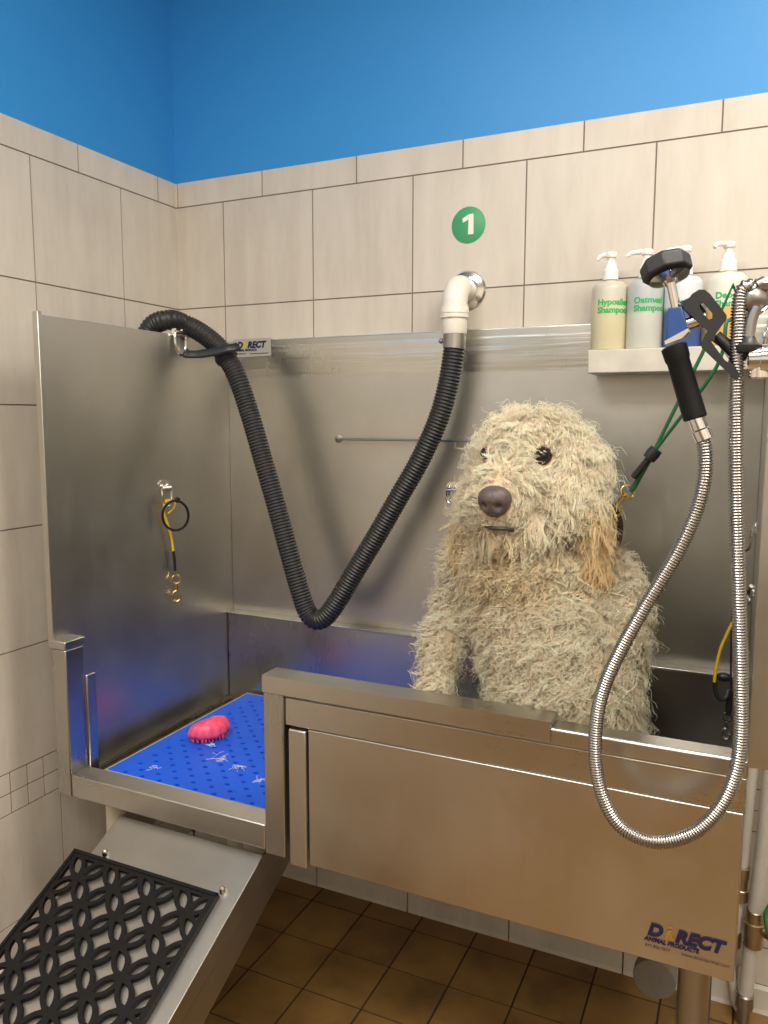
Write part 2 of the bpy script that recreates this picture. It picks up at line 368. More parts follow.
# rod on the splash panel
a, b = at(336, 439, y=-.03), at(560, 446, y=-.03)
mb = MB(); mb.tube([(a[0], -.015, a[2]), (a[0], -.026, a[2]), (a[0]+.006, -.032, a[2]), (b[0]-.006, -.032, a[2]), (b[0], -.026, a[2]), (b[0], -.015, a[2])], .0032, 10)
for k in (a, b): mb.lathe([(.011, 0), (.011, .002), (.005, .004)], (k[0], -.0142, a[2]), (0, -1, 0))
mb.obj('tie_rod', M['dark_metal'], tub)
def bracket(o, n, ex, s=1.0, drop=1.0):
    """bolted plate carrying a D-shaped ring; n = outward normal, ex = sideways"""
    o, n, ex = (np.array(k, float) for k in (o, n, ex)); ez = np.array([0, 0, 1.])
    mb = MB(); mb.prism([o+ex*x_*s+ez*z_*s+n*.0004 for x_, z_ in ((-.017, -.006), (.017, -.006), (.017, .006), (.010, .013), (-.010, .013), (-.017, .006))], n*.003)
    for k in (-.009, .009): mb.ball(o+ex*k*s+n*.004+ez*.002, .0038*s, 10, 6)
    mb.lathe([(.006*s, -.014*s), (.006*s, .014*s)], o+n*.007-ez*.006, ex, 12)
    p = mb.obj('tether_bracket', M['chrome'], tub, bevel=0)
    pts = [(-.013, -.006), (-.0145, -.02), (-.012, -.034*drop), (-.005, -.043*drop), (.005, -.043*drop), (.012, -.034*drop), (.0145, -.02), (.013, -.006)]
    mb = MB(); mb.tube(spline([o+ex*x_*s+ez*z_*s+n*(.009+.004*abs(z_)/.04) for x_, z_ in pts+pts[:1]], 5)[:-1], .0024*s, 8, closed=True); mb.obj('ring', M['chrome'], p)
    return o+n*.013*s-ez*.043*s*drop
EX, EY, EZ = np.eye(3)
ringA = bracket(at(177, 331, x=X0), EX, EY, 1.5)
ringB = bracket(at(163.5, 486, x=X0), EX, EY, 1.25)
bracket(at(453, 487, y=YB), -EY, EX, 1.0)
ringR = bracket(np.array([X1, -.36, 1.235]), -EX, EY, 1.0)
ringT = bracket(np.array([X1, -.47, 1.585]), -EX, EY, 1.0)
mb = MB(); k = np.array([X1-.006, -.345, 1.10]); mb.tube(spline([k+(0, -.018, .02), k+(-.004, 0, .008), k+(-.004, .006, -.006), k+(-.002, -.016, -.016)], 5), .0035, 8); mb.lathe([(.012, 0), (.012, .003)], (X1, -.345, 1.105), (-1, 0, 0)); mb.obj('tether_hook', M['chrome'], tub)
# maker's marks
def mark(o, ex, ez, n, w, parent, figmat, backing):
    """bold slanted lettering, small line under it, address line"""
    h = w*.155
    def put(body, size, dx, dz, mat, name, par, **kw):
        V, Fc = text(body, size, .0005, align='LEFT', **kw); V[:, 0] -= V[:, 0].min(); V[:, 1] -= (V[:, 1].min()+V[:, 1].max())/2
        wd = kw_w.pop('w', None)
        if wd: V[:, 0] *= wd/V[:, 0].max()
        mb = MB(); mb.add(on_plane(V, np.array(o)+np.array(ex)*dx+np.array(ez)*dz, ex, ez, n), Fc); return mb.obj(name, mat, par, smooth=0)
    n = np.array(n, float); o = np.array(o, float)+n*.0014; kw_w = {}
    if backing:
        mb = MB(); mb.prism([o-n*.0010+np.array(ex)*x_+np.array(ez)*z_ for x_, z_ in ((-.08*w, -.32*w), (1.1*w, -.30*w), (1.1*w, .16*w), (-.08*w, .16*w))], n*.0004); bk = mb.obj('decal', backing, parent, smooth=0)
        n = n; o = o
        par = bk
    else: par = None
    kw_w['w'] = .19*w; a = put('D', h*1.45, .04*w, 0, M['navy_print'], 'lettering' if par is not None else 'decal', par or parent, shear=.25, bold=.055)
    par = par or a
    kw_w['w'] = .60*w; put('RECT', h*1.45, .37*w, 0, M['navy_print'], 'lettering', par, shear=.25, bold=.055)
    mb = MB(); E3 = np.array(ex); Z3 = np.array(ez)
    mb.prism([o+E3*x_*w+Z3*z_*w for x_, z_ in ((.245, -.085), (.285, -.085), (.30, -.01), (.335, -.075), (.36, -.07), (.325, .02), (.345, .05), (.31, .06), (.27, .03))], n*.0005)
    mb.lathe([(.024*w, 0), (.024*w, .0005)], o+E3*.315*w+Z3*.095*w, n, 12); mb.obj('figure', figmat, par, smooth=0)
    kw_w['w'] = .66*w; put('ANIMAL PRODUCTS', h*.5, 0, -.135*w, M['navy_print'], 'lettering', par, shear=.25, bold=.045)
    kw_w['w'] = .30*w; put('877.906.7877', h*.32, .02*w, -.225*w, M['dark_print'], 'lettering', par)
    kw_w['w'] = .56*w; put('www.directanimal.com', h*.34, .45*w, -.225*w, M['dark_print'], 'lettering', par)
o = at(645, 934.5, y=-.7055); e = at(724, 948, y=-.7055)
mark((at(644, 934, y=-.7055)[0], -.7051, at(655, 930, y=-.7055)[2]), EX, EZ, -EY, .130, tub, M['tan_print'], None)
mark((at(236.5, 349, y=YB)[0], YB-.0020, at(236.5, 345.5, y=YB)[2]), EX, EZ, -EY, .112, tub, M['yellow_print'], M['clear_sticker'])

# ------------------------------------------------------------------ ramp and its mat
RSL = .515; RA = math.atan(RSL); ex_r = EX; es = np.array([0, -math.cos(RA), -math.sin(RA)]); en = np.array([0, -math.sin(RA), math.cos(RA)])
R0 = np.array([0, -.700, .529+RSL*.009])
def rp(x, s, h=0): return R0+ex_r*x+es*s+en*h
RL = 1.16
ramp = thing('entry_ramp', 'sloping stainless steel ramp below the tub entry', 'ramp', (.55, -1.2, 0))
mb = MB(); mb.prism([rp(.362, 0, -.004), rp(.752, 0, -.004), rp(.752, 0, 0), rp(.362, 0, 0)], es*RL); mb.obj('deck', M['steel_ramp'], ramp, bevel=.0015)
for xx in (.3635, .7445):
    mb = MB(); Q = [rp(xx, -.03, -.018), rp(xx, 0, -.0045), rp(xx, RL, -.0045), (xx, rp(xx, RL)[1]+.004, .002), rp(xx, RL-.2, -.110), rp(xx, -.10, -.110), rp(xx, -.10, -.06)]
    mb.prism(Q, (.006, 0, 0)); mb.obj('side_skirt', M['steel_ramp'], ramp)
for sx, ss in ((.399, .092), (.712, .094)):
    mb = MB(); mb.lathe([(.0085, 0), (.0085, .0015), (.007, .004), (.0055, .009), (.002, .012)], rp(sx, ss, .0005), en, 16); mb.obj('screw', M['chrome'], ramp)
d = .0668; Rr = d/math.sqrt(2)
def lens(cx, cy, ang, k=.64, n=7):
    hl = d/2*k*1.04; half = (Rr-d/2)*k*1.02; R_ = (hl*hl+half*half)/(2*half); a0 = math.asin(hl/R_); pts = []
    for i in range(n): t_ = -a0+2*a0*i/(n-1); pts.append((R_*math.cos(t_)-(R_-half), R_*math.sin(t_)))
    for i in range(1, n-1): t_ = -a0+2*a0*i/(n-1); pts.append((-(R_*math.cos(t_)-(R_-half)), -R_*math.sin(t_)))
    c_, s_ = math.cos(ang), math.sin(ang); return [(cx+c_*x_-s_*y_, cy+s_*x_+c_*y_) for x_, y_ in pts]
def diamond(cx, cy, k=.60, n=6):
    pts = []
    for q in range(4):
        # side between corner q and q+1, bulging towards the middle
        a0 = PI/4+q*PI/2; c0 = np.array([math.cos(a0), math.sin(a0)])*d/math.sqrt(2)*k; a1 = a0+PI/2; c1 = np.array([math.cos(a1), math.sin(a1)])*d/math.sqrt(2)*k
        mid = (c0+c1)/2; inn = -mid/np.linalg.norm(mid)
        for i in range(n): t_ = i/n; pts.append(c0*(1-t_)+c1*t_+inn*(4*t_*(1-t_))*(Rr-d/2)*k*.50)
    # cut the four sharp tips short
    pts = [p*min(1, .93*d/math.sqrt(2)*k/np.linalg.norm(p)) for p in pts]
    c_, s_ = math.cos(PI/4), math.sin(PI/4); return [(cx+c_*p[0]-s_*p[1], cy+s_*p[0]+c_*p[1]) for p in pts]
MX0, MX1, MS0, MS1 = .326, .712, .106, .99
holes = []
def clip_poly(poly, x0, x1, y0, y1):
    for ax, lim, sg in ((0, x0, 1), (0, x1, -1), (1, y0, 1), (1, y1, -1)):
        out = []
        for i in range(len(poly)):
            p_, q_ = poly[i-1], poly[i]; ip, iq = (p_[ax]-lim)*sg >= 0, (q_[ax]-lim)*sg >= 0
            if ip != iq:
                t_ = (lim-p_[ax])/(q_[ax]-p_[ax]); out.append((p_[0]+t_*(q_[0]-p_[0]), p_[1]+t_*(q_[1]-p_[1])))
            if iq: out.append(q_)
        poly = out
        if len(poly) < 3: return None
    return poly
def area(p_): return abs(sum(p_[i-1][0]*p_[i][1]-p_[i][0]*p_[i-1][1] for i in range(len(p_))))/2
D2 = d/math.sqrt(2)
for i in range(-30, 31):
    for j in range(-30, 31):
        cx, cy = .478+(i-j)*D2, .207+(i+j)*D2
        if not (MX0-.1 < cx < MX1+.1 and MS0-.1 < cy < MS1+.1): continue
        for poly in (diamond(cx, cy), lens(cx+D2/2, cy+D2/2, PI/4), lens(cx-D2/2, cy+D2/2, 3*PI/4)):
            c_ = clip_poly(poly, MX0+.014, MX1-.014, MS0+.014, MS1-.014)
            if c_ and area(c_) > 6e-5: holes.append(c_)
V, Fc = plate([(MX0, MS0), (MX1, MS0), (MX1, MS1), (MX0, MS1)], holes, .009)
Vw = np.array([rp(x_, s_, h_+.0012) for x_, s_, h_ in V])
mb = MB(); mb.add(Vw, Fc)
for (xa, xb, sa, sb) in ((MX0, MX1, MS0, MS0+.007), (MX0, MX1, MS1-.007, MS1), (MX0, MX0+.007, MS0, MS1), (MX1-.007, MX1, MS0, MS1)):
    mb.prism([rp(xa, sa, .0102), rp(xb, sa, .0102), rp(xb, sb, .0102), rp(xa, sb, .0102)], en*.0025)
o = mb.obj('rubber_mat', M['black_rubber'], smooth=0); rebase(o, rp((MX0+MX1)/2, (MS0+MS1)/2))
meta(o, 'black openwork rubber mat of interlocking rings lying on the ramp', 'mat')

# ------------------------------------------------------------------ blue floor grates
def grate(x0, x1, label):
    y0, y1 = -.648, -.060; th = .013; hs = []; r = 0; x = x0+.054
    while x < x1-.014:
        y = y0+.013+(.0257 if r % 2 else 0)
        while y < y1-.010:
            hs.append([(x+.0072*math.cos(a_), y+.0054*math.sin(a_)) for a_ in np.arange(10)*PI/5]); y += .0514
        x += .0257; r += 1
    V, Fc = plate([(x0+.004, y0+.004), (x1-.004, y0+.004), (x1-.004, y1-.004), (x0+.004, y1-.004)], hs, th)
    g_ = thing('floor_grate', label, 'grate', ((x0+x1)/2, (y0+y1)/2, .567))
    V[:, 2] += .588; mb = MB(); mb.add(V, Fc); mb.obj('grid_panel', M['grate_blue'], g_, smooth=0)
    mb = MB(); 
    for a_, b_, c_, d_ in ((x0, x0+.004, y0, y1), (x1-.004, x1, y0, y1), (x0+.004, x1-.004, y0, y0+.004), (x0+.004, x1-.004, y1-.004, y1)): mb.box(a_, b_, c_, d_, .586, .6015)
    mb.obj('edge_strip', M['grate_edge'], g_, smooth=0)
    for fx in (x0+.03, x1-.03):
        for fy in (y0+.03, y1-.03):
            mb = MB(); mb.lathe([(.009, 0), (.009, .0205)], (fx, fy, .567), seg=12); mb.obj('foot', M['grate_blue'], g_)
grate(.268, .735, 'blue perforated floor grate inside the open entry, with the pink brush on it')

# ------------------------------------------------------------------ pink grooming brush
bc = at(209, 733, z=.6155); bx_, by_ = bc[0], bc[1]
br = thing('grooming_brush', 'pink oval rubber grooming brush lying on the blue grate', 'brush', (bx_, by_, .6015))
e1 = np.array([math.cos(1.02), math.sin(1.02), 0]); e2 = np.array([-math.sin(1.02), math.cos(1.02), 0])
mb = MB(); prof = [(0.0, .008), (.80, .008), (.97, .011), (1.0, .018), (.96, .025), (.90, .030), (.80, .0335), (.72, .0285), (.64, .0345), (.52, .0350), (.46, .0280), (.34, .0290), (.22, .0375), (0.0, .0385)]
N = 56; vs = []; fs = []
for r_, h_ in prof:
    for k in range(N):
        q = 2*PI*k/N; w_ = 1+.06*math.sin(q*13)*(1 if .008 < h_ < .03 else .3)+.02*math.sin(q*3+1)
        p = np.array([bx_, by_, .6015])+e1*(.054*r_*w_*math.cos(q))+e2*(.035*r_*w_*math.sin(q)); p[2] += h_*1.3+.004*math.sin(q*2+.6)*r_+.004*r_*math.cos(q)+.0008*math.sin(q*7+r_*9)*r_
        vs.append(p)
for i in range(len(prof)-1):
    for k in range(N): fs.append((i*N+k, i*N+(k+1) % N, (i+1)*N+(k+1) % N, (i+1)*N+k))
mb.add(vs, fs); mb.obj('body', M['pink'], br, smooth=60)
mb = MB()
for i in range(-5, 6):
    for j in range(-3, 4):
        if (i/5.6)**2+(j/3.6)**2 < 1: mb.lathe([(.0022, .002), (.0032, .012)], np.array([bx_, by_, .6018])+e1*i*.0092+e2*j*.0088, seg=6)
mb.obj('bristles', M['pink'], br)['kind'] = 'stuff'

# ------------------------------------------------------------------ elbow pipe and black hose
fc = at(467.5, 290.5, y=-.001); ay = -.085; ec = at(456, 300, y=ay)
XE = fc[0]-.004
pipe = thing('elbow_pipe', 'white plastic elbow pipe coming out of the tiled wall below the green sticker', 'pipe', (XE, 0, 1.66))
mb = MB(); mb.lathe([(.030, 0), (.050, .0005), (.050, .003), (.046, .008), (.034, .011), (.030, .012)], (fc[0], -.0008, fc[2]), (0, -1, 0), 40); mb.obj('wall_flange', M['chrome'], pipe)
zt = fc[2]; mb = MB(); arc = [(XE, -.012, zt), (XE, ay+.052, zt)]+[(XE, ay+.045*(1-math.sin(a_)), zt-.045*(1-math.cos(a_))) for a_ in np.linspace(.1, PI/2, 8)]+[(XE, ay, zt-.060)]
mb.tube(arc, [.029, .029]+[.0318]*8+[.0318], 28); mb.lathe([(.036, 0), (.036, .012), (.034, .016), (.0345, .02)], (XE, ay, zt-.069), seg=28); mb.lathe([(.036, 0), (.036, .01)], (XE, ay, zt-.080), seg=28)
mb.obj('elbow', M['pvc'], pipe)
mb = MB(); mb.lathe([(.030, 0), (.0315, .004), (.0315, .040), (.029, .042)], (XE, ay, zt-.119), seg=28); mb.obj('adapter', M['pvc'], pipe)
hp = [(XE, ay, zt-.117), (XE-.001, ay, zt-.158)]
for u, v, y in ((448, 385, -.090), (438, 420, -.10), (420, 460, -.112), (400, 495, -.123), (380, 530, -.135), (357, 568, -.148), (338, 600, -.16), (326, 616, -.166),
                (316, 620, -.168), (307, 611, -.167), (299, 588, -.165), (289, 553, -.165), (276, 505, -.165), (263, 460, -.165), (250, 415, -.165), (236, 375, -.17), (221, 350, -.178), (203, 334, -.19), (183, 323.5, -.21)):
    hp.append(at(u, v, y=y))
q0 = at(168, 320, x=.180); hp += [q0, (.135, q0[1]-.015, q0[2]-.018), (.108, q0[1]-.025, q0[2]-.08), (.100, q0[1]-.03, q0[2]-.16), (.10, q0[1]-.03, q0[2]-.30)]
path = resample(spline(hp, 14), .0015)
n = len(path); rr = np.array([.0262+.0016*math.sin(2*PI*i/5.8) for i in range(n)])
dh = thing('vacuum_hose', 'long black corrugated hose hanging in a deep V across the splash panel', 'hose', (XE, ay, zt-.16))
mb = MB(); mb.tube(path[8:], rr[8:], 18); mb.obj('corrugated_tube', M['black_hose'], dh, smooth=80)
mb = MB(); mb.tube(path[:26], .0288, 24); mb.ball(path[12]+np.array([-.034, -.004, 0]), .007, 10, 8); mb.obj('hose_clamp', M['dark_metal'], dh)
# strap that ties the hose to the ring
hpnt = at(230, 354, y=-.172); i0 = int(np.argmin(np.linalg.norm(path-hpnt, axis=1))); tdir = path[i0+3]-path[i0-3]; tdir /= np.linalg.norm(tdir)
u1 = np.cross(tdir, EY); u1 /= np.linalg.norm(u1); u2 = np.cross(tdir, u1)
mb = MB(); loop = [path[i0]+.0305*(math.cos(a_)*u1+math.sin(a_)*u2) for a_ in np.linspace(0, 2*PI, 28)[:-1]]
mb.tube(loop, .009, 8, closed=True, flat=.22, up=u1)
p_a = path[i0]+.032*u1*(1 if u1[0] < 0 else -1)-np.array([0, .008, 0])
mb.tube(spline([ringA+(.002, .010, .010), at(186, 354, y=ringA[1]-.004), at(200, 354, y=-.235), at(216, 351.5, y=-.222), at(227, 348.5, y=-.213), at(234, 347.5, y=-.203), at(238, 346, y=-.19)], 8), [.010]*8+[.0115]*8+[.0125]*33, 8, flat=.45, up=(0, 1, 0))
o = mb.obj('hose_strap', M['black_plastic']); rebase(o, ringA); meta(o, 'black strap tying the corrugated hose to a steel ring at the panel corner', 'strap')

# ------------------------------------------------------------------ tethers
def snap(mb, top, n, ex, s=1.0):
    ez = np.array([0, 0, 1.]); top = np.array(top, float)
    mb.tube([top+(ex*math.cos(a_)*.0075+ez*(math.sin(a_)*.0085-.0085))*s for a_ in np.linspace(0, 2*PI, 18)[:-1]], .0018*s, 6, closed=True)
    mb.lathe([(.003*s, 0), (.0036*s, .008*s), (.0025*s, .013*s)], top-ez*.018*s, -ez, 10)
    mb.tube(spline([top+(-ez*.03+ex*.001)*s, top+(-ez*.036-ex*.006)*s, top+(-ez*.047-ex*.007)*s, top+(-ez*.053-ex*.001)*s, top+(-ez*.049+ex*.006)*s, top+(-ez*.042+ex*.006)*s], 4), .0024*s, 8)
tx = X0+.013
yt = thing('tether', 'yellow tether with a black ring hanging on the left splash panel', 'tether', ringB)
B = lambda u, v, o_=0.: at(u, v, x=tx+o_)
mb = MB(); mb.tube(spline([B(169, 500.5), B(165, 503), B(164, 512), B(166.5, 521), B(169.5, 530), B(172, 540), B(173.5, 551)], 6), .0050, 8, flat=.3, up=EX)
mb.tube(spline([B(169, 500.5, .003), B(175, 503, .004), B(173.5, 509, .004), B(168, 513.5, .003)], 6), .0032, 8, flat=.4, up=EX); mb.obj('webbing', M['yellow_web'], yt)
mb = MB(); cc = B(175.5, 515.5, .030); tl = np.array([.70, .71, 0]); pts = [cc+tl*.034*math.cos(a_)+EZ*.040*math.sin(a_) for a_ in np.linspace(0, 2*PI, 36)[:-1]]; mb.tube(pts, .0034, 10, closed=True)
mb.ball(B(177.5, 500, .026), .0075, 12, 8); mb.obj('rubber_ring', M['black_rubber'], yt)
mb = MB(); mb.tube(spline([B(173.3, 551), B(174.5, 560), B(175, 571)], 5), [.0052]*10+[.0045], 8, flat=.5, up=EX); mb.obj('sleeve', M['black_plastic'], yt)
mb = MB(); snap(mb, B(176, 575), EX, (EX*.65+EY*.76), 1.4); mb.obj('snap_hook', M['brass'], yt)
# tether on the right splash panel
bt = thing('tether', 'dark purple and yellow tether hanging behind the shower hose', 'tether', ringR)
A_ = lambda u, v, y_: at(u, v, y=y_)
mb = MB(); mb.tube(spline([ringR, A_(739, 560, -.36), A_(733, 600, -.36), A_(731, 650, -.36), A_(731, 690, -.36)], 6), .0065, 8, flat=.3, up=EX); mb.obj('webbing', M['purple_web'], bt)
mb = MB(); mb.tube(spline([A_(735, 618, -.37), A_(728, 632, -.372), A_(721, 648, -.374), A_(716, 668, -.374), A_(714.5, 682, -.374)], 6), .0030, 8); mb.obj('cord', M['yellow_web'], bt)
mb = MB(); mb.tube(spline([A_(714.5, 682, -.374), A_(715.5, 692, -.374), A_(720, 699, -.374), A_(726, 698, -.37), A_(729, 690, -.362)], 6), .0042, 8); mb.ball(A_(724, 677, -.37), (.014, .009, .009)); mb.tube([A_(730, 690, -.36), A_(728, 715, -.36)], .006, 8); mb.obj('sleeve', M['black_plastic'], bt)
mb = MB(); snap(mb, A_(727.5, 713, -.362), -EY, EX, 1.0); mb.obj('snap_hook', M['chrome'], bt)

# ------------------------------------------------------------------ shelf and bottles
zs = at(588, 350, y=-.125)[2]; xs = at(588, 350, y=-.125)[0]
mb = MB(); mb.box(xs, X1-.004, -.125, -.0150, zs-.053, zs); o = mb.obj('wall_shelf', M['stone'], bevel=.0025); rebase(o, ((xs+X1)/2, -.07, zs-.053))
meta(o, 'pale stone ledge on the splash panel carrying pump bottles', 'shelf')
BT = [(608, 'Hypoallergenic\nShampoo', rgb(206, 198, 164), rgb(198, 194, 180), .115, 'milky yellow shampoo bottle with white pump, leftmost on the shelf', -.55, 1.0),
      (643.5, 'Oatmeal\nShampoo', rgb(200, 200, 190), rgb(178, 184, 184), .085, 'translucent whitish oatmeal shampoo bottle behind the round sprayer head', -1.05, 1.0),
      (681, 'Shampoo', rgb(66, 92, 150), rgb(208, 214, 218), .085, 'pump bottle with blue liquid behind the sprayer body', -.8, 1.0),
      (724, 'Deodorizing\nShampoo', rgb(222, 176, 96), rgb(222, 220, 206), .085, 'pump bottle with amber liquid behind the black sprayer lever', -2.6, 1.05)]
for u, txt, low, high, lev, lab, pa, k in BT:
    c = at(u, 350, y=-.072); cx, cy = c[0], -.072; r = .0405*k; hb = .157 if k == 1 else .158
    b_ = thing('pump_bottle', lab, 'bottle', (cx, cy, zs), 'pump bottles on the shelf')
    mb = MB(); mb.lathe([(r-.004, .0004), (r-.001, .002), (r, .006), (r, hb-.020), (r-.002, hb-.010), (r-.010, hb-.002), (r-.022, hb), (.0155, hb+.001), (.0145, hb+.003), (.0145, hb+.007)], (cx, cy, zs), seg=40)
    mb.obj('bottle_body', bottle_mat('shampoo_bottle', low, high, lev), b_)
    mb = MB(); mb.lathe([(.0175, 0), (.0175, .021), (.0150, .024), (.0135, .026), (.0125, .038), (.0085, .040), (.0085, .050), (.010, .051)], (cx, cy, zs+hb+.0045), seg=24)
    mb.obj('pump_collar', M['pump'], b_)
    ht = zs+hb+.055; dv = np.array([math.cos(PI+pa*.35), math.sin(PI+pa*.35)*-1, 0]); dv = np.array([-math.cos(.35*pa), -abs(math.sin(.35*pa)), 0])
    mb = MB(); mb.lathe([(.0125, 0), (.0135, .003), (.0135, .009), (.011, .012), (.004, .0125)], (cx, cy, ht), seg=20)
    ln = .030 if pa > -.7 else .046
    mb.tube([np.array([cx, cy, ht+.0065]), np.array([cx, cy, ht+.0065])+dv*.018, np.array([cx, cy, ht+.004])+dv*ln*.8, np.array([cx, cy, ht-.004])+dv*ln], [.0062, .0058, .005, .0042], 12)
    mb.obj('pump_head', M['pump'], b_)
    V, Fc = text(txt, .0185, .0004, bold=.04, align='LEFT', line=.95); V[:, 0] -= V[:, 0].min()+.004
    mb = MB(); th0 = -PI/2-.42; W = []
    for x_, y_, z_ in V:
        a_ = th0+x_*1.05/r; W.append((cx+(r+.0004+z_)*math.cos(a_), cy+(r+.0004+z_)*math.sin(a_), zs+.098+y_))
    mb.add(W, Fc); mb.obj('lettering', M['green_print'], b_, smooth=0)

# ------------------------------------------------------------------ faucet, sprayer, shower hose
YS = -.775
S_ = lambda u, v, dy=0.: at(u, v, y=YS+dy)
fau = thing('wall_faucet', 'chrome faucet valve with outlet ring at the top right edge of the tub', 'faucet', (1.70, -.72, 1.50))
bc_ = S_(757, 360); mb = MB(); mb.lathe([(.016, -.012), (.0185, -.010), (.0185, .004), (.021, .005), (.021, .024), (.0175, .026), (.0175, .10), (.023, .101), (.023, .125)], bc_, EX, 24)
mb.tube([bc_+(.05, 0, 0), bc_+(.05, .066, 0)], .016, 16); mb.lathe([(.028, 0), (.028, .004), (.02, .009)], (bc_[0]+.05, -.7105, bc_[2]), -EY, 24); mb.lathe([(.013, -.026), (.015, -.024), (.015, 0)], bc_+(.004, 0, 0), EZ, 16); mb.obj('valve_body', M['chrome'], fau)
mb = MB(); k = S_(748, 344); mb.lathe([(.016, 0), (.018, .004), (.018, .010), (.012, .014), (.0085, .022)], k-(0, 0, .012), EZ, 20); mb.obj('collar', M['black_plastic'], fau)
mb = MB(); mb.tube([k+(0, 0, .008), S_(752, 318), S_(757, 307)], .0075, 14); kc = S_(754.5, 298, .01); mb.ball(kc, (.019, .019, .021), 20, 12); mb.lathe([(.0085, 0), (.0085, .010), (.006, .012)], S_(758, 285.5), (.6, 0, .3), 16)
mb.lathe([(.0095, 0), (.0095, .009)], S_(763, 284), EX, 6); mb.obj('outlet', M['dark_metal'], fau)
rg = [kc+(.0215*math.cos(a_), -.008, .0225*math.sin(a_)) for a_ in np.linspace(-PI/2-.5, PI/2+.4, 20)]
mb = MB(); mb.tube(rg, .0022, 8); mb.obj('ring', M['chrome'], fau)
# shower hose
hp = [S_(u, v, dy) for u, v, dy in ((702.5, 437, 0), (705, 455, -.002), (704, 480, -.004), (696, 512, -.006), (679, 550, -.01), (660, 582, -.014), (640, 615, -.018), (618, 655, -.02), (603, 690, -.02), (596, 725, -.02),
      (596, 765, -.02), (604, 800, -.02), (620, 826, -.02), (645, 840, -.02), (670, 841, -.02), (698, 830, -.018), (721, 806, -.014), (735, 775, -.01), (740.5, 740, -.006), (741, 690, -.004), (739.5, 620, 0), (737.5, 550, 0), (736, 470, 0), (736, 400, 0), (737.5, 340, 0), (739.5, 303, 0), (743, 290, 0), (749, 286.5, 0), (754, 291, .004))]
path = resample(spline(hp, 12), .00105); n = len(path); rr = np.array([.0097+(.0011 if i % 4 in (0, 1) else -.0009) for i in range(n)])
mb = MB(); mb.tube(path, rr, 14); o = mb.obj('shower_hose', M['chrome_hose'], smooth=85); rebase(o, path[0]); meta(o, 'flexible ribbed chrome shower hose looping down over the tub front', 'hose')
# sprayer
spr = thing('hand_sprayer', 'black handled pet sprayer with blue body and octagonal rubber head', 'sprayer', S_(697, 420))
mb = MB(); mb.lathe([(.0135, -.004), (.0135, .010), (.0115, .012), (.0115, .030)], S_(703.5, 437), S_(694, 414)-S_(703.5, 437), 20); mb.obj('coupling', M['chrome'], spr)
ha, hb_ = S_(695.5, 419), S_(674, 347); mb = MB(); L_ = np.linalg.norm(hb_-ha); mb.lathe([(.0145, 0), (.0165, .002), (.0165, L_*.2), (.0158, L_*.8), (.0175, L_*.84), (.0180, L_), (.015, L_+.002)], ha, hb_-ha, 20); mb.obj('grip', M['black_rubber'], spr)
mb = MB(); Q = [S_(u, v, -.013) for u, v in ((668, 308), (681.5, 306), (688, 328), (682, 336), (665.5, 341.5))]; mb.prism(Q, (0, .026, 0)); mb.obj('valve_body', M['blue_plastic'], spr, bevel=.002)
mb = MB(); mb.prism([S_(u, v, -.0145) for u, v in ((664.5, 341), (688.5, 328), (689, 331), (682, 338), (665, 344.5))], (0, .029, 0)); mb.lathe([(.009, 0), (.009, .020), (.012, .021), (.012, .030)], S_(684, 325), S_(697, 321)-S_(684, 325), 16); mb.obj('trim_plate', M['chrome'], spr)
mb = MB(); na, nb_ = S_(677, 312), S_(671, 283); mb.tube([na, nb_], .0068, 16); mb.lathe([(.0085, 0), (.011, .004), (.022, .007), (.028, .009)], S_(671, 284), S_(666, 266)-S_(671.5, 286)+(0, .007, .0), 24); mb.obj('neck', M['chrome'], spr)
ax = S_(666, 266)-S_(671.5, 286)+np.array([0, .007, 0]); ax /= np.linalg.norm(ax); hc = S_(668, 276); mb = MB()
mb.lathe([(.029, .0), (.0350, .002), (.0355, .021), (.031, .026), (.010, .027), (.004, .027)], hc, ax, 8); mb.obj('spray_head', M['grey_plastic'], spr, smooth=20, bevel=.002)
def px(poly, dy): return [np.array([u/5.565+630, v/5.565+240]) for u, v in poly]
lv = [(290, 345), (330, 322), (345, 300), (385, 275), (418, 276), (446, 300), (538, 418), (538, 440), (480, 520), (470, 555), (612, 745), (600, 778), (575, 768), (398, 600), (396, 575), (430, 505), (400, 480), (350, 430), (300, 385)]
h1 = [(388, 358), (408, 352), (458, 408), (458, 435), (438, 442), (392, 388)]; h2 = [(452, 566), (470, 560), (552, 655), (545, 680), (528, 668)]
V, Fc = plate([(u, -v) for u, v in lv], [[(u, -v) for u, v in h1], [(u, -v) for u, v in h2]], 1.0)
W = [S_(u/5.565+630, -v/5.565+240, -.012+.022*z_) for u, v, z_ in V]; mb = MB(); mb.add(W, Fc)
ob = mb.obj('lever', M['black_plastic'], spr, smooth=25, bevel=.0018)
mb = MB(); mb.tube([S_(684, 300+8, .006), S_(690, 303, .004), S_(699, 316, 0)], .011, 14); mb.obj('lever_pivot', M['black_plastic'], spr)
mb = MB(); mb.tube(spline([S_(716, 336, .004), S_(727, 345, .004), S_(735, 353, .004), S_(747, 355, .002)], 6), .0082, 12); mb.obj('rest_hook', M['black_plastic'], fau)

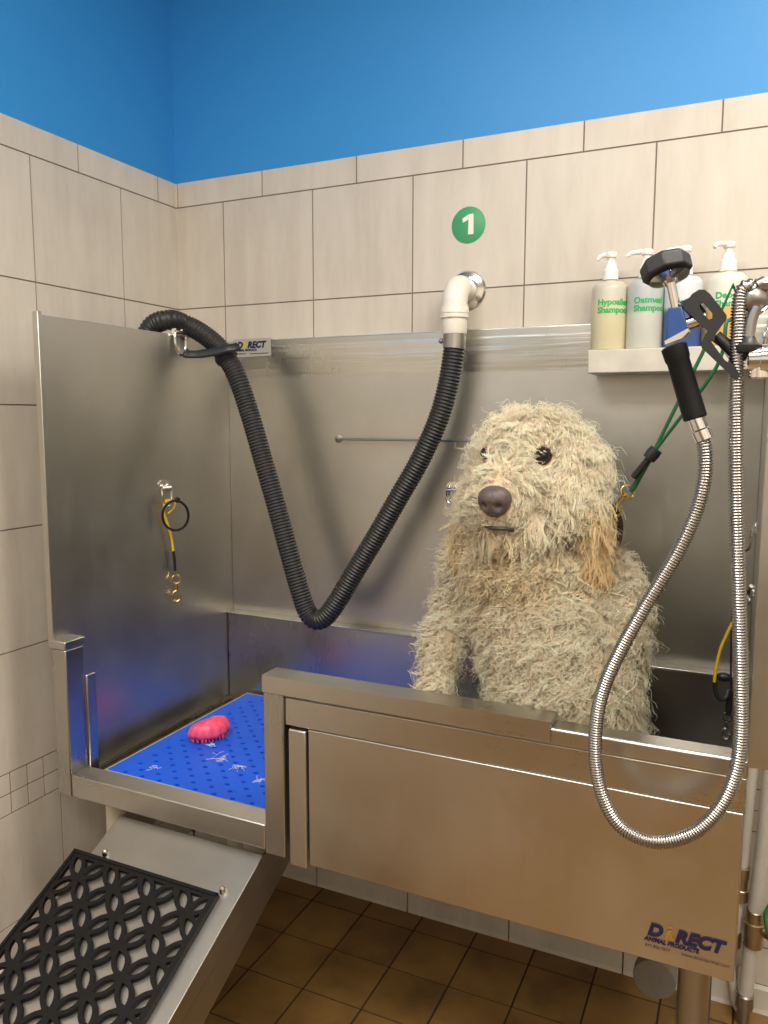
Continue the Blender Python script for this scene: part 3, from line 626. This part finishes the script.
# ------------------------------------------------------------------ plumbing under the tub
def pt_(u, v, y): return at(u, v, y=y)
pa_ = thing('water_pipe', 'wide milky water pipe standing nearer the right edge, with brass valve', 'pipe', (1.68, -.05, 0))
xp = 1.690; mb = MB(); mb.tube([(1.680, -.06, .05), (1.701, -.06, .50), (1.725, -.06, 1.15)], .0165, 16); mb.obj('pipe', M['pex'], pa_)
vz = at(753, 926, y=-.06)[2]; xv = 1.691; mb = MB(); mb.lathe([(.018, -.05), (.021, -.048), (.021, -.02), (.024, -.018), (.024, .012), (.020, .014), (.020, .04), (.018, .042)], (xv, -.06, vz), seg=16)
mb.tube([(xv, -.06, vz), (xv+.05, -.09, vz-.005), (xv+.06, -.10, vz-.01)], [.010, .010, .013], 12); mb.obj('valve', M['old_brass'], pa_)
mb = MB(); mb.tube(spline([(xv+.03, -.09, vz+.012), (xv+.026, -.096, vz+.03), (xv+.022, -.098, vz+.06), (xv+.03, -.098, vz+.085)], 5), .010, 10, flat=.6); mb.obj('valve_handle', M['green_handle'], pa_)
mb = MB(); mb.lathe([(.021, 0), (.021, .03), (.018, .034)], (1.680, -.06, .045), seg=16); mb.lathe([(.015, 0), (.015, .046)], (1.680, -.06, .0005), seg=12); mb.obj('pipe_end', M['dark_metal'], pa_)
pb_ = thing('water_pipe', 'thinner milky water pipe beside the tub edge with a brass coupling', 'pipe', (1.645, -.05, .0))
z1 = at(745, 945, y=-.05)[2]; mb = MB(); mb.tube([(1.652, -.045, z1), (1.668, -.045, .62), (1.690, -.045, 1.1)], .0125, 14); mb.obj('pipe', M['pex'], pb_)
zc = at(748, 885, y=-.05)[2]; mb = MB(); mb.lathe([(.013, -.045), (.018, -.043), (.018, -.016), (.0155, -.014), (.0155, .012), (.018, .014), (.018, .04), (.013, .042)], (1.659, -.045, zc), seg=14); mb.obj('coupling', M['old_brass'], pb_)
mb = MB(); mb.lathe([(.016, -.01), (.016, .025), (.0135, .028)], (1.652, -.045, z1), seg=14); mb.obj('pipe_end', M['dark_metal'], pb_)
mb = MB(); mb.tube(spline([(1.6475, -.035, z1-.008), (1.646, -.03, z1-.06), (1.655, -.028, z1-.13), (1.668, -.03, z1-.18), (1.672, -.02, .10), (1.672, -.004, .10)], 8), .009, 10); mb.obj('supply_tube', M['pvc'], pb_)
# drain
dc = at(655, 975, y=-.34); dr = thing('drain_pipe', 'grey plastic drain pipe with a round end cap under the tub', 'pipe', (dc[0], -.25, 0))
rd = 20.5/F*depth(dc); mb = MB(); xd = at(640, 940, y=-.26)[0]+.015
mb.tube(spline([(dc[0], -.335, dc[2]), (dc[0], -.28, dc[2]), (dc[0], -.22, dc[2])], 4), rd*.93, 28); mb.tube(spline([(dc[0]-.005, -.25, dc[2]), (dc[0]-.02, -.25, dc[2]+.08), (dc[0]-.03, -.25, .5354)], 4), rd*.86, 24)
mb.tube([(dc[0], -.24, dc[2]), (dc[0]-.01, -.0125, dc[2])], rd*.85, 20); mb.obj('pipe', M['pipe_grey'], dr)
mb = MB(); mb.lathe([(rd, 0), (rd, .020), (rd*.95, .024), (rd*.3, .0245)], (dc[0], -.332, dc[2]), -EY, 36); mb.obj('end_cap', M['pipe_grey'], dr)

# ------------------------------------------------------------------ the dog
SK = []   # (centre, radii 3, axes, fur length, gold, kind)
def ell(u, v, y, ru, rv, rd_, ln=.05, gold=0., kind='body', tilt=0.):
    c = at(u, v, y=y); k = depth(c)/F
    A = np.array([RT*math.cos(tilt)+UP*math.sin(tilt), UP*math.cos(tilt)-RT*math.sin(tilt), -FW]); SK.append((c, np.array([ru*k, rv*k, rd_]), A, ln, gold, kind)); return c
def ellw(c, r, ln=.05, gold=0., kind='body'): SK.append((np.array(c, float), np.array(r, float), np.eye(3), ln, gold, kind))
def limb(a, b, ra, rb, n=7, **kw):
    a, b = np.array(a, float), np.array(b, float)
    for i in range(n): t_ = i/(n-1); ellw(a+(b-a)*t_, [ra+(rb-ra)*t_]*3, **kw)
FZ = .5685
ell(533, 456, -.46, 48, 38, .105, .040, .0, 'head')
ell(520, 454, -.520, 37, 29, .055, .036, .0, 'head')
ell(564, 474, -.490, 31, 34, .07, .042, .03, 'head')
ell(492, 468, -.500, 15, 28, .055, .034, .03, 'head')
ell(532, 520, -.545, 34, 24, .065, .055, .08, 'chin')
ell(508, 486, -.565, 30, 27, .075, .036, .02, 'muzzle')
ell(499, 507, -.615, 25, 20, .048, .032, .06, 'muzzle')
ell(502, 530, -.595, 22, 13, .05, .045, .22, 'chin')
ell(545, 498, -.505, 38, 38, .085, .050, .03, 'cheek')
ell(494, 500, -.505, 22, 36, .07, .042, .08, 'cheek')
ell(586, 488, -.485, 9, 24, .035, .050, .35, 'ear', .20)
ell(590, 520, -.520, 10, 34, .028, .064, .70, 'ear', .08)
ell(590, 552, -.530, 10, 26, .022, .066, .80, 'ear', -.02)
ell(475, 502, -.465, 9, 28, .032, .045, .35, 'ear', -.15)
ell(473, 536, -.510, 10, 32, .024, .058, .60, 'ear', -.02)
ell(530, 562, -.485, 52, 46, .11, .048, .14, 'neck')
ell(548, 612, -.470, 68, 60, .135, .042, .05, 'chest')
ell(556, 642, -.487, 68, 62, .13, .042, .02, 'chest')
ell(562, 675, -.500, 66, 62, .125, .042, .0, 'chest')
ell(565, 705, -.500, 64, 62, .12, .042, .0, 'chest')
ell(565, 737, -.500, 62, 60, .115, .042, .0, 'chest')
ell(606, 625, -.430, 27, 70, .11, .040, .0, 'body')
ell(480, 578, -.430, 30, 48, .085, .040, .08, 'body')
s1 = at(463, 600, y=-.455); s2 = at(441, 645, y=-.53); s3 = at(434, 690, y=-.58)
limb(s1, s2, .046, .030, ln=.032, kind='leg'); limb(s2, s3, .030, .023, 6, ln=.030, kind='leg'); limb(s3, (s3[0]-.005, -.57, FZ+.05), .023, .030, 9, ln=.026, kind='leg')
ellw((s3[0]-.005, -.585, FZ+.036), (.042, .055, .034), .018, 0, 'leg')
r1 = at(600, 690, y=-.49); limb(r1, (r1[0]+.01, -.53, FZ+.05), .055, .040, 9, ln=.028, kind='leg'); ellw((r1[0]+.01, -.56, FZ+.036), (.042, .055, .034), .018, 0, 'leg')
# trunk running back and sitting haunches
limb((1.27, -.40, .98), (1.28, -.22, .80), .14, .135, 7, ln=.034, kind='body')
limb((1.20, -.25, .74), (1.13, -.40, .66), .085, .06, 5, ln=.03, kind='body'); limb((1.36, -.24, .74), (1.41, -.40, .66), .075, .055, 5, ln=.03, kind='body')
ellw((1.12, -.43, FZ+.034), (.045, .075, .032), .018, 0, 'leg'); ellw((1.415, -.43, FZ+.034), (.042, .075, .032), .018, 0, 'leg')
limb((1.30, -.125, .66), (1.12, -.11, .635), .032, .022, 6, ln=.03, kind='tail')
bm = bmesh.new()
for c, r, A, ln, gold, kind in SK:
    mt = Matrix.Translation(Vector(c)) @ Matrix(A.T.tolist()).to_4x4() @ Matrix.Diagonal((*r, 1)); bmesh.ops.create_icosphere(bm, subdivisions=3, radius=1, matrix=mt)
me = bpy.data.meshes.new('tmp'); bm.to_mesh(me); bm.free(); tmp = bpy.data.objects.new('tmp', me); COL.objects.link(tmp)
rm = tmp.modifiers.new('r', 'REMESH'); rm.mode = 'VOXEL'; rm.voxel_size = .0085; sm = tmp.modifiers.new('s', 'SMOOTH'); sm.factor = .5; sm.iterations = 14
dg = bpy.context.evaluated_depsgraph_get(); dg.update(); bme = bpy.data.meshes.new_from_object(tmp.evaluated_get(dg)); bpy.data.objects.remove(tmp); bpy.data.meshes.remove(me)
DB = np.array([1.28, -.42, FZ])
dog = thing('dog', 'large shaggy cream curly dog standing in the steel tub with wet fur', 'dog', DB)
bme.calc_loop_triangles(); nv = len(bme.vertices); V = np.zeros(nv*3); bme.vertices.foreach_get('co', V); V = V.reshape(-1, 3)
V[:, 2] = np.maximum(V[:, 2], FZ-.0005); V[:, 1] = np.maximum(V[:, 1], np.where(V[:, 2] < .95, -.652, -.72)); V[:, 1] = np.where(V[:, 2] < .85, np.minimum(V[:, 1], -.07), V[:, 1])
NV = np.zeros(nv*3); bme.vertices.foreach_get('normal', NV); NV = NV.reshape(-1, 3)
TR = np.zeros(len(bme.loop_triangles)*3, int); bme.loop_triangles.foreach_get('vertices', TR); TR = TR.reshape(-1, 3)
bme.vertices.foreach_set('co', (V-DB).ravel()); bme.materials.clear(); bme.materials.append(M['dog_skin']); bme.polygons.foreach_set('use_smooth', [True]*len(bme.polygons)); bme.name = 'body'
body = bpy.data.objects.new('body', bme); COL.objects.link(body); body.parent = dog; BASE[body.name] = DB
# face
NOSE = at(493, 502.5, y=-.660); HD = NOSE-at(530, 452, y=-.47); 
fx = np.array([.985, .17, 0]); fwd = np.array([-.10, -.985, -.1]); fwd /= np.linalg.norm(fwd); fx = np.cross(fwd, EZ); fx /= np.linalg.norm(fx); fz = np.cross(fx, fwd)
mb = MB(); N1, N2 = 28, 18; vs = []; fs = []
for i in range(N2+1):
    th = PI*i/N2
    for k in range(N1):
        q = 2*PI*k/N1; x_, y_, z_ = math.sin(th)*math.cos(q), math.cos(th), math.sin(th)*math.sin(q)   # y_ forward
        wd_ = 1+.18*z_; X_, Y_, Z_ = .0305*x_*wd_, .0245*y_, .0290*z_
        for sgn in (-1, 1):
            dd = (X_-sgn*.0135)**2+(Z_+.005)**2
            if y_ > 0: Y_ -= .012*math.exp(-dd/(.0062**2))
        if y_ > 0: Y_ -= .004*math.exp(-(X_/.003)**2)*(1 if Z_ < .004 else .3)
        vs.append(NOSE+fx*X_+fwd*(Y_-.008)+fz*Z_)
for i in range(N2):
    for k in range(N1): fs.append((i*N1+k, (i+1)*N1+k, (i+1)*N1+(k+1) % N1, i*N1+(k+1) % N1))
mb.add(vs, fs); mb.obj('nose', M['dog_nose'], dog, smooth=80)
EYES = [at(542.5, 456, y=-.551), at(487, 453, y=-.563)]
for e_, rr_ in zip(EYES, (.0180, .0125)):
    mb = MB(); mb.ball(e_, rr_, 24, 16); mb.obj('eye', M['dog_eye'], dog, smooth=80)
    g_ = e_+(CAM-e_)/np.linalg.norm(CAM-e_)*.006
mth = [at(u, v, y=y_) for u, v, y_ in ((486, 526, -.640), (492, 528, -.652), (499, 528.5, -.656), (506, 529, -.652), (513, 530, -.640))]
mb = MB(); mb.tube(spline(mth, 5), .0036, 8); mb.obj('mouth', M['dog_lip'], dog)
# collar round the neck, seen at the right of the ear
cp = [at(u, v, y=y_) for u, v, y_ in ((603, 503, -.385), (614, 510, -.405), (619.5, 522, -.425), (620, 536, -.445), (616, 549, -.47), (606, 558, -.50), (570, 572, -.54), (520, 572, -.54), (485, 552, -.52), (482, 525, -.44), (505, 500, -.38), (560, 492, -.36))]
pts = resample(spline(cp+cp[:1], 8), .008)[:-1]; mb = MB()
mb.tube(pts, .0125, 8, closed=True, flat=.30, up=RT); mb.obj('collar', M['collar'], dog, smooth=50)

# fur: locks of wavy hairs rooted on the body
C_ = np.array([s[0] for s in SK]); R_ = np.array([s[1] for s in SK]); A_k = np.array([s[2] for s in SK]); LN = np.array([s[3] for s in SK]); GD = np.array([s[4] for s in SK]); KD = np.array([s[5] for s in SK])
def build_fur(nlock, nch, npt):
    tv = V[TR]; ar = .5*np.linalg.norm(np.cross(tv[:, 1]-tv[:, 0], tv[:, 2]-tv[:, 0]), axis=1); cen = tv.mean(1)
    tn = NV[TR].mean(1); tn /= np.linalg.norm(tn, axis=1)[:, None]+1e-9
    view = CAM-cen; view /= np.linalg.norm(view, axis=1)[:, None]; facing = (tn*view).sum(1)
    w = ar*np.where(facing > -.35, 1.0, .28); w *= np.where((cen[:, 2] < .80), .35, 1); w *= np.where((cen[:, 2] < FZ+.004), 0, 1)
    w *= np.where((cen[:, 2] > 1.14) & (cen[:, 1] < -.40), 2.2, 1)
    ti = RNG.choice(len(TR), nlock, p=w/w.sum()); b = RNG.random((nlock, 2)); f = b.sum(1) > 1; b[f] = 1-b[f]
    p = tv[ti, 0]+b[:, :1]*(tv[ti, 1]-tv[ti, 0])+b[:, 1:]*(tv[ti, 2]-tv[ti, 0]); n = tn[ti]
    d = np.linalg.norm(np.einsum('skj,snj->snk', A_k, p[None]-C_[:, None])/R_[:, None], axis=2); lab = d.argmin(0)
    L = LN[lab]*RNG.uniform(.85, 1.4, nlock); kind = KD[lab]; gold = GD[lab].copy()
    down = np.array([0, 0, -1.]); tg = down-n*(n@down)[:, None]; tg /= np.linalg.norm(tg, axis=1)[:, None]+1e-6
    away = p-(NOSE+np.array([0, .01, .02])); away -= n*(away*n).sum(1)[:, None]; away /= np.linalg.norm(away, axis=1)[:, None]+1e-6
    face = np.isin(kind, ['head', 'muzzle', 'cheek'])
    topk = np.clip((p[:, 2]-1.36)/.08, 0, 1)[:, None]*face[:, None]
    comb = np.where(face[:, None], .75*away+.55*tg, tg); comb = comb*(1-.35*topk)+.25*RNG.normal(size=(nlock, 3)); comb -= n*(comb*n).sum(1)[:, None]*.5
    comb /= np.linalg.norm(comb, axis=1)[:, None]+1e-6
    straight = np.isin(kind, ['ear', 'muzzle', 'chin'])
    lift = np.where(straight, .30, .62)[:, None]
    curl = np.where(straight, .0045, .0068)*RNG.uniform(.6, 1.4, nlock); fr = np.where(straight, 1.2, np.clip(L/.023, 1.2, 2.4))*RNG.uniform(.8, 1.25, nlock)
    # keep nose, eyes and mouth clear
    keep = np.ones(nlock, bool)
    for e_, rad in ((EYES[0], .0205), (EYES[1], .0155)): keep &= np.linalg.norm(p-e_, axis=1) > rad
    keep &= np.linalg.norm((p-NOSE), axis=1) > .027
    keep &= ~((np.linalg.norm(p-np.array(mth[2]), axis=1) < .008))
    for e_ in EYES:
        dd = np.linalg.norm(p-e_, axis=1); L = np.where(dd < .055, L*np.clip(dd/.065, .22, 1), L)
        out_ = (p-e_); comb = np.where((dd < .05)[:, None] & (p[:, 2] < e_[2]+.006)[:, None], out_/dd[:, None], comb); over = (dd < .06) & (p[:, 2] >= e_[2]+.006); side = out_*np.array([1, .3, 0]); side /= np.linalg.norm(side, axis=1)[:, None]+1e-6; comb = np.where(over[:, None], .55*tg+.75*side, comb); L = np.where(over, np.maximum(L, .020), L)
    dd = np.linalg.norm(p-NOSE, axis=1); L = np.where(dd < .06, L*np.clip(dd/.060, .5, 1), L)
    p, n, L, comb, lift, curl, fr, gold, kind = (q[keep] for q in (p, n, L, comb, lift, curl, fr, gold, kind)); nl = len(p)
    # rust tint under the chin and beside the muzzle
    ck = at(505, 560, y=-.58); gold = np.clip(gold+.28*np.exp(-(np.linalg.norm(p-ck, axis=1)/.08)**2)+RNG.normal(0, .10, nl), 0, 1)
    d0 = n*lift+comb*(1-lift)+RNG.normal(0, .12, (nl, 3)); d0 /= np.linalg.norm(d0, axis=1)[:, None]
    d1 = comb*.8+down*.55+n*.12+RNG.normal(0, .22, (nl, 3)); d1 /= np.linalg.norm(d1, axis=1)[:, None]
    ph = RNG.uniform(0, 2*PI, nl); ph2 = RNG.uniform(0, 2*PI, nl)
    u = np.cross(n, comb+RNG.normal(0, .15, (nl, 3))); u /= np.linalg.norm(u, axis=1)[:, None]+1e-6; w_ = n*.6
    T = np.linspace(0, 1, npt)
    guide = np.zeros((nl, npt, 3)); q = p-n*.003
    for i, t_ in enumerate(T):
        a_ = ph+2*PI*fr*t_; c_ = (curl*min(1, t_*2.2))[:, None]
        guide[:, i] = q+c_*(np.cos(a_)[:, None]*u+np.sin(a_+.4*np.sin(ph2))[:, None]*w_)
        dr_ = d0*(1-t_)+d1*t_; dr_ /= np.linalg.norm(dr_, axis=1)[:, None]; q = q+dr_*(L/(npt-1))[:, None]
    S = nl*nch; g = np.repeat(guide, nch, 0); off = RNG.normal(0, .0034, (S, 3)); nn = np.repeat(n, nch, 0); off -= nn*(off*nn).sum(1)[:, None]*.8
    clump = (1-.45*T)[None, :, None]; g = g+off[:, None]*clump+RNG.normal(0, .0007, (S, npt, 3))*T[None, :, None]
    fly = (RNG.random(S) < .07); a_ = RNG.uniform(0, 2*PI, S)[:, None]+T[None]*2*PI*RNG.uniform(1.2, 2.4, S)[:, None]; am = (np.where(fly, RNG.uniform(.004, .009, S), 0)[:, None]*T[None])[..., None]
    uu = np.repeat(u, nch, 0)[:, None]; w2 = np.repeat(w_, nch, 0)[:, None]; g = g+am*(np.cos(a_)[..., None]*uu+np.sin(a_)[..., None]*w2)
    g = g+np.where(fly, .006, 0)[:, None, None]*(T**1.5)[None, :, None]*nn[:, None]
    ls = (np.where(fly, 1.2, 1)*RNG.uniform(.75, 1.12, S))[:, None, None]; g = g[:, :1]+(g-g[:, :1])*ls
    rad = (.00058*(1-T*.55))[None, :]*RNG.uniform(.75, 1.25, S)[:, None]
    tan = np.gradient(g, axis=1); tan /= np.linalg.norm(tan, axis=2)[..., None]+1e-9
    b1 = np.cross(tan, np.array([.37, .21, .9])); b1 /= np.linalg.norm(b1, axis=2)[..., None]+1e-9; b2 = np.cross(tan, b1)
    vs = np.stack([g+rad[..., None]*(math.cos(a_)*b1+math.sin(a_)*b2) for a_ in (0, 2*PI/3, 4*PI/3)], 2).reshape(-1, 3)
    base = (np.arange(S)*npt*3)[:, None, None, None]; ii = (np.arange(npt-1)*3)[None, :, None, None]; kk = np.arange(3)[None, None, :, None]
    k2 = (np.arange(3)+1) % 3; k2 = k2[None, None, :, None]
    qd = np.concatenate([base+ii+kk, base+ii+k2, base+ii+3+k2, base+ii+3+kk], 3).reshape(-1, 4)
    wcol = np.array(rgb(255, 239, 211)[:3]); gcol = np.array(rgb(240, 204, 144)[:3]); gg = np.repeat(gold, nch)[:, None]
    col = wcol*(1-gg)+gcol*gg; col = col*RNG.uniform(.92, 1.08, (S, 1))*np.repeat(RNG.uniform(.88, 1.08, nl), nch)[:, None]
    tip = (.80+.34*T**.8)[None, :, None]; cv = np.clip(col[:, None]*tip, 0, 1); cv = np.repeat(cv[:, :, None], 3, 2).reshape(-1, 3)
    nb = np.repeat(nn, npt*3, 0); rad_ = vs-np.repeat(g.reshape(-1, 3), 3, 0); rad_ /= np.linalg.norm(rad_, axis=1)[:, None]+1e-9
    nb = nb*.65+rad_*.5+np.array([0, -.05, .30]); nb /= np.linalg.norm(nb, axis=1)[:, None]+1e-9
    return vs, qd, cv, nb
def strand_mesh(name, vs, qd, cv, nb, parent, mat, base):
    me = bpy.data.meshes.new(name); me.vertices.add(len(vs)); me.vertices.foreach_set('co', (vs-base).astype(np.float32).ravel())
    me.loops.add(qd.size); me.loops.foreach_set('vertex_index', qd.astype(np.int32).ravel()); me.polygons.add(len(qd)); me.polygons.foreach_set('loop_start', np.arange(0, qd.size, 4, dtype=np.int32))
    me.update(calc_edges=True); me.polygons.foreach_set('use_smooth', np.ones(len(qd), bool))
    at_ = me.color_attributes.new('tint', 'FLOAT_COLOR', 'POINT'); at_.data.foreach_set('color', np.concatenate([cv, np.ones((len(cv), 1))], 1).astype(np.float32).ravel())
    me.normals_split_custom_set_from_vertices(nb.astype(np.float32)); me.materials.append(mat); o = bpy.data.objects.new(name, me); COL.objects.link(o)
    if parent is not None: o.parent = parent
    return o
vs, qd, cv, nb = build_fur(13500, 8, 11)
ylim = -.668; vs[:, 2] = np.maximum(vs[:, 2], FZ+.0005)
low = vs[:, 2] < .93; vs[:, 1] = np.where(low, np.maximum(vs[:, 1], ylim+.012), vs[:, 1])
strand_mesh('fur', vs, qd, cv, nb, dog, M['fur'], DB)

# loose tufts of fur on the grate
def tuft(u, v, size, n, label):
    c = at(u, v, z=.603); st = []; npt = 7
    for i in range(n):
        a_ = RNG.uniform(0, 2*PI); p0 = c+np.array([RNG.normal(0, size*.35), RNG.normal(0, size*.35), .0006+RNG.uniform(0, .003)]); bend = RNG.normal(0, 1.2); pts = [p0]
        for k in range(npt-1): a_ += bend/npt*2; p0 = p0+np.array([math.cos(a_), math.sin(a_), 0])*size*.22; pts.append(p0)
        st.append(pts)
    mb = MB()
    for pts in st: mb.tube(pts, [.0004]*npt, 4, caps=False)
    o = mb.obj('fur_tuft', M['white_vinyl'], smooth=60, fix=False); rebase(o, c); meta(o, label, 'fur', 'loose fur on the blue grate')
tuft(219, 759, .020, 12, 'curved wisp of white fur on the grate just below the pink brush')
tuft(237, 768, .016, 12, 'small white fur tuft on the grate right of the curved wisp')
tuft(258, 781, .012, 12, 'white fur tuft on the grate beside the steel corner post')
tuft(211, 745.5, .010, 12, 'tiny white fur tuft sticking out from under the pink brush')
tuft(155, 769, .012, 8, 'thin white fur wisp near the left front of the grate')

# ------------------------------------------------------------------ green leash
CL = at(616, 519, y=-.475)
le = thing('leash', 'green cord leash with black slide and brass clip running up behind the sprayer', 'leash', CL)
sl = at(652.5, 454, y=-.50); t1 = at(733, 285, y=-.56); t2 = at(716, 368, y=-.55); bot = at(634, 487, y=-.485)
mb = MB(); mb.tube([sl, at(702, 354, y=-.53), t1, np.array([ringT[0]-.0, ringT[1]-.01, ringT[2]])], .0032, 8); mb.tube(spline([sl, t2, at(729, 320, y=-.555), ringT+(-.004, -.006, 0)], 8), .0032, 8); mb.tube([sl, bot, at(631, 491, y=-.482)], .005, 8); mb.obj('cord', M['green_cord'], le)
mb = MB(); ax = at(660, 445, y=-.50)-at(645, 463, y=-.50); ax /= np.linalg.norm(ax); mb.lathe([(.006, -.012), (.0115, -.011), (.0125, 0), (.0115, .011), (.006, .012)], sl, ax, 12); mb.lathe([(.006, 0), (.006, .042)], sl-ax*.012, -ax, 10); mb.obj('slide', M['black_plastic'], le)
mb = MB(); c0 = at(627.5, 492, y=-.482); e_ = RT*math.cos(.9)+UP*math.sin(.9); e2_ = -RT*math.sin(.9)+UP*math.cos(.9)
mb.tube([c0+(e_*math.cos(a_)*.011+e2_*math.sin(a_)*.013) for a_ in np.linspace(0, 2*PI, 22)[:-1]], .0022, 8, closed=True); mb.tube([at(626, 494, y=-.481), at(616, 505, y=-.478)], [.0036, .0042], 10); mb.tube(spline([at(616, 505, y=-.478), at(613, 510, y=-.476), at(616, 516, y=-.475), at(621, 513, y=-.475), at(621, 506, y=-.477)], 5), .0024, 8); mb.obj('snap_hook', M['brass'], le)

# ------------------------------------------------------------------ light
def area_light(name, loc, sx, sy, power, col=(1, .93, .83), rot=(0, 0, 0)):
    l = bpy.data.lights.new(name, 'AREA'); l.shape = 'RECTANGLE'; l.size = sx; l.size_y = sy; l.energy = power; l.color = col
    o = bpy.data.objects.new(name, l); COL.objects.link(o); o.location = loc; o.rotation_euler = rot; return o
area_light('ceiling_light', (2.3, -1.1, 2.93), 1.3, .5, 42)
area_light('ceiling_light', (1.0, -2.2, 2.93), 1.2, .6, 54)
area_light('ceiling_light', (2.6, -3.2, 2.93), 1.2, .6, 46)
w = bpy.data.worlds.new('world'); SC.world = w; w.use_nodes = True; w.node_tree.nodes['Background'].inputs[0].default_value = (.5, .5, .5, 1); w.node_tree.nodes['Background'].inputs[1].default_value = .1
SC.view_settings.view_transform = 'Standard'; SC.view_settings.look = 'None'; SC.view_settings.exposure = 0
SC.cycles.max_bounces = 16; SC.cycles.diffuse_bounces = 9; SC.cycles.transmission_bounces = 10; SC.cycles.glossy_bounces = 6; SC.cycles.use_denoising = True
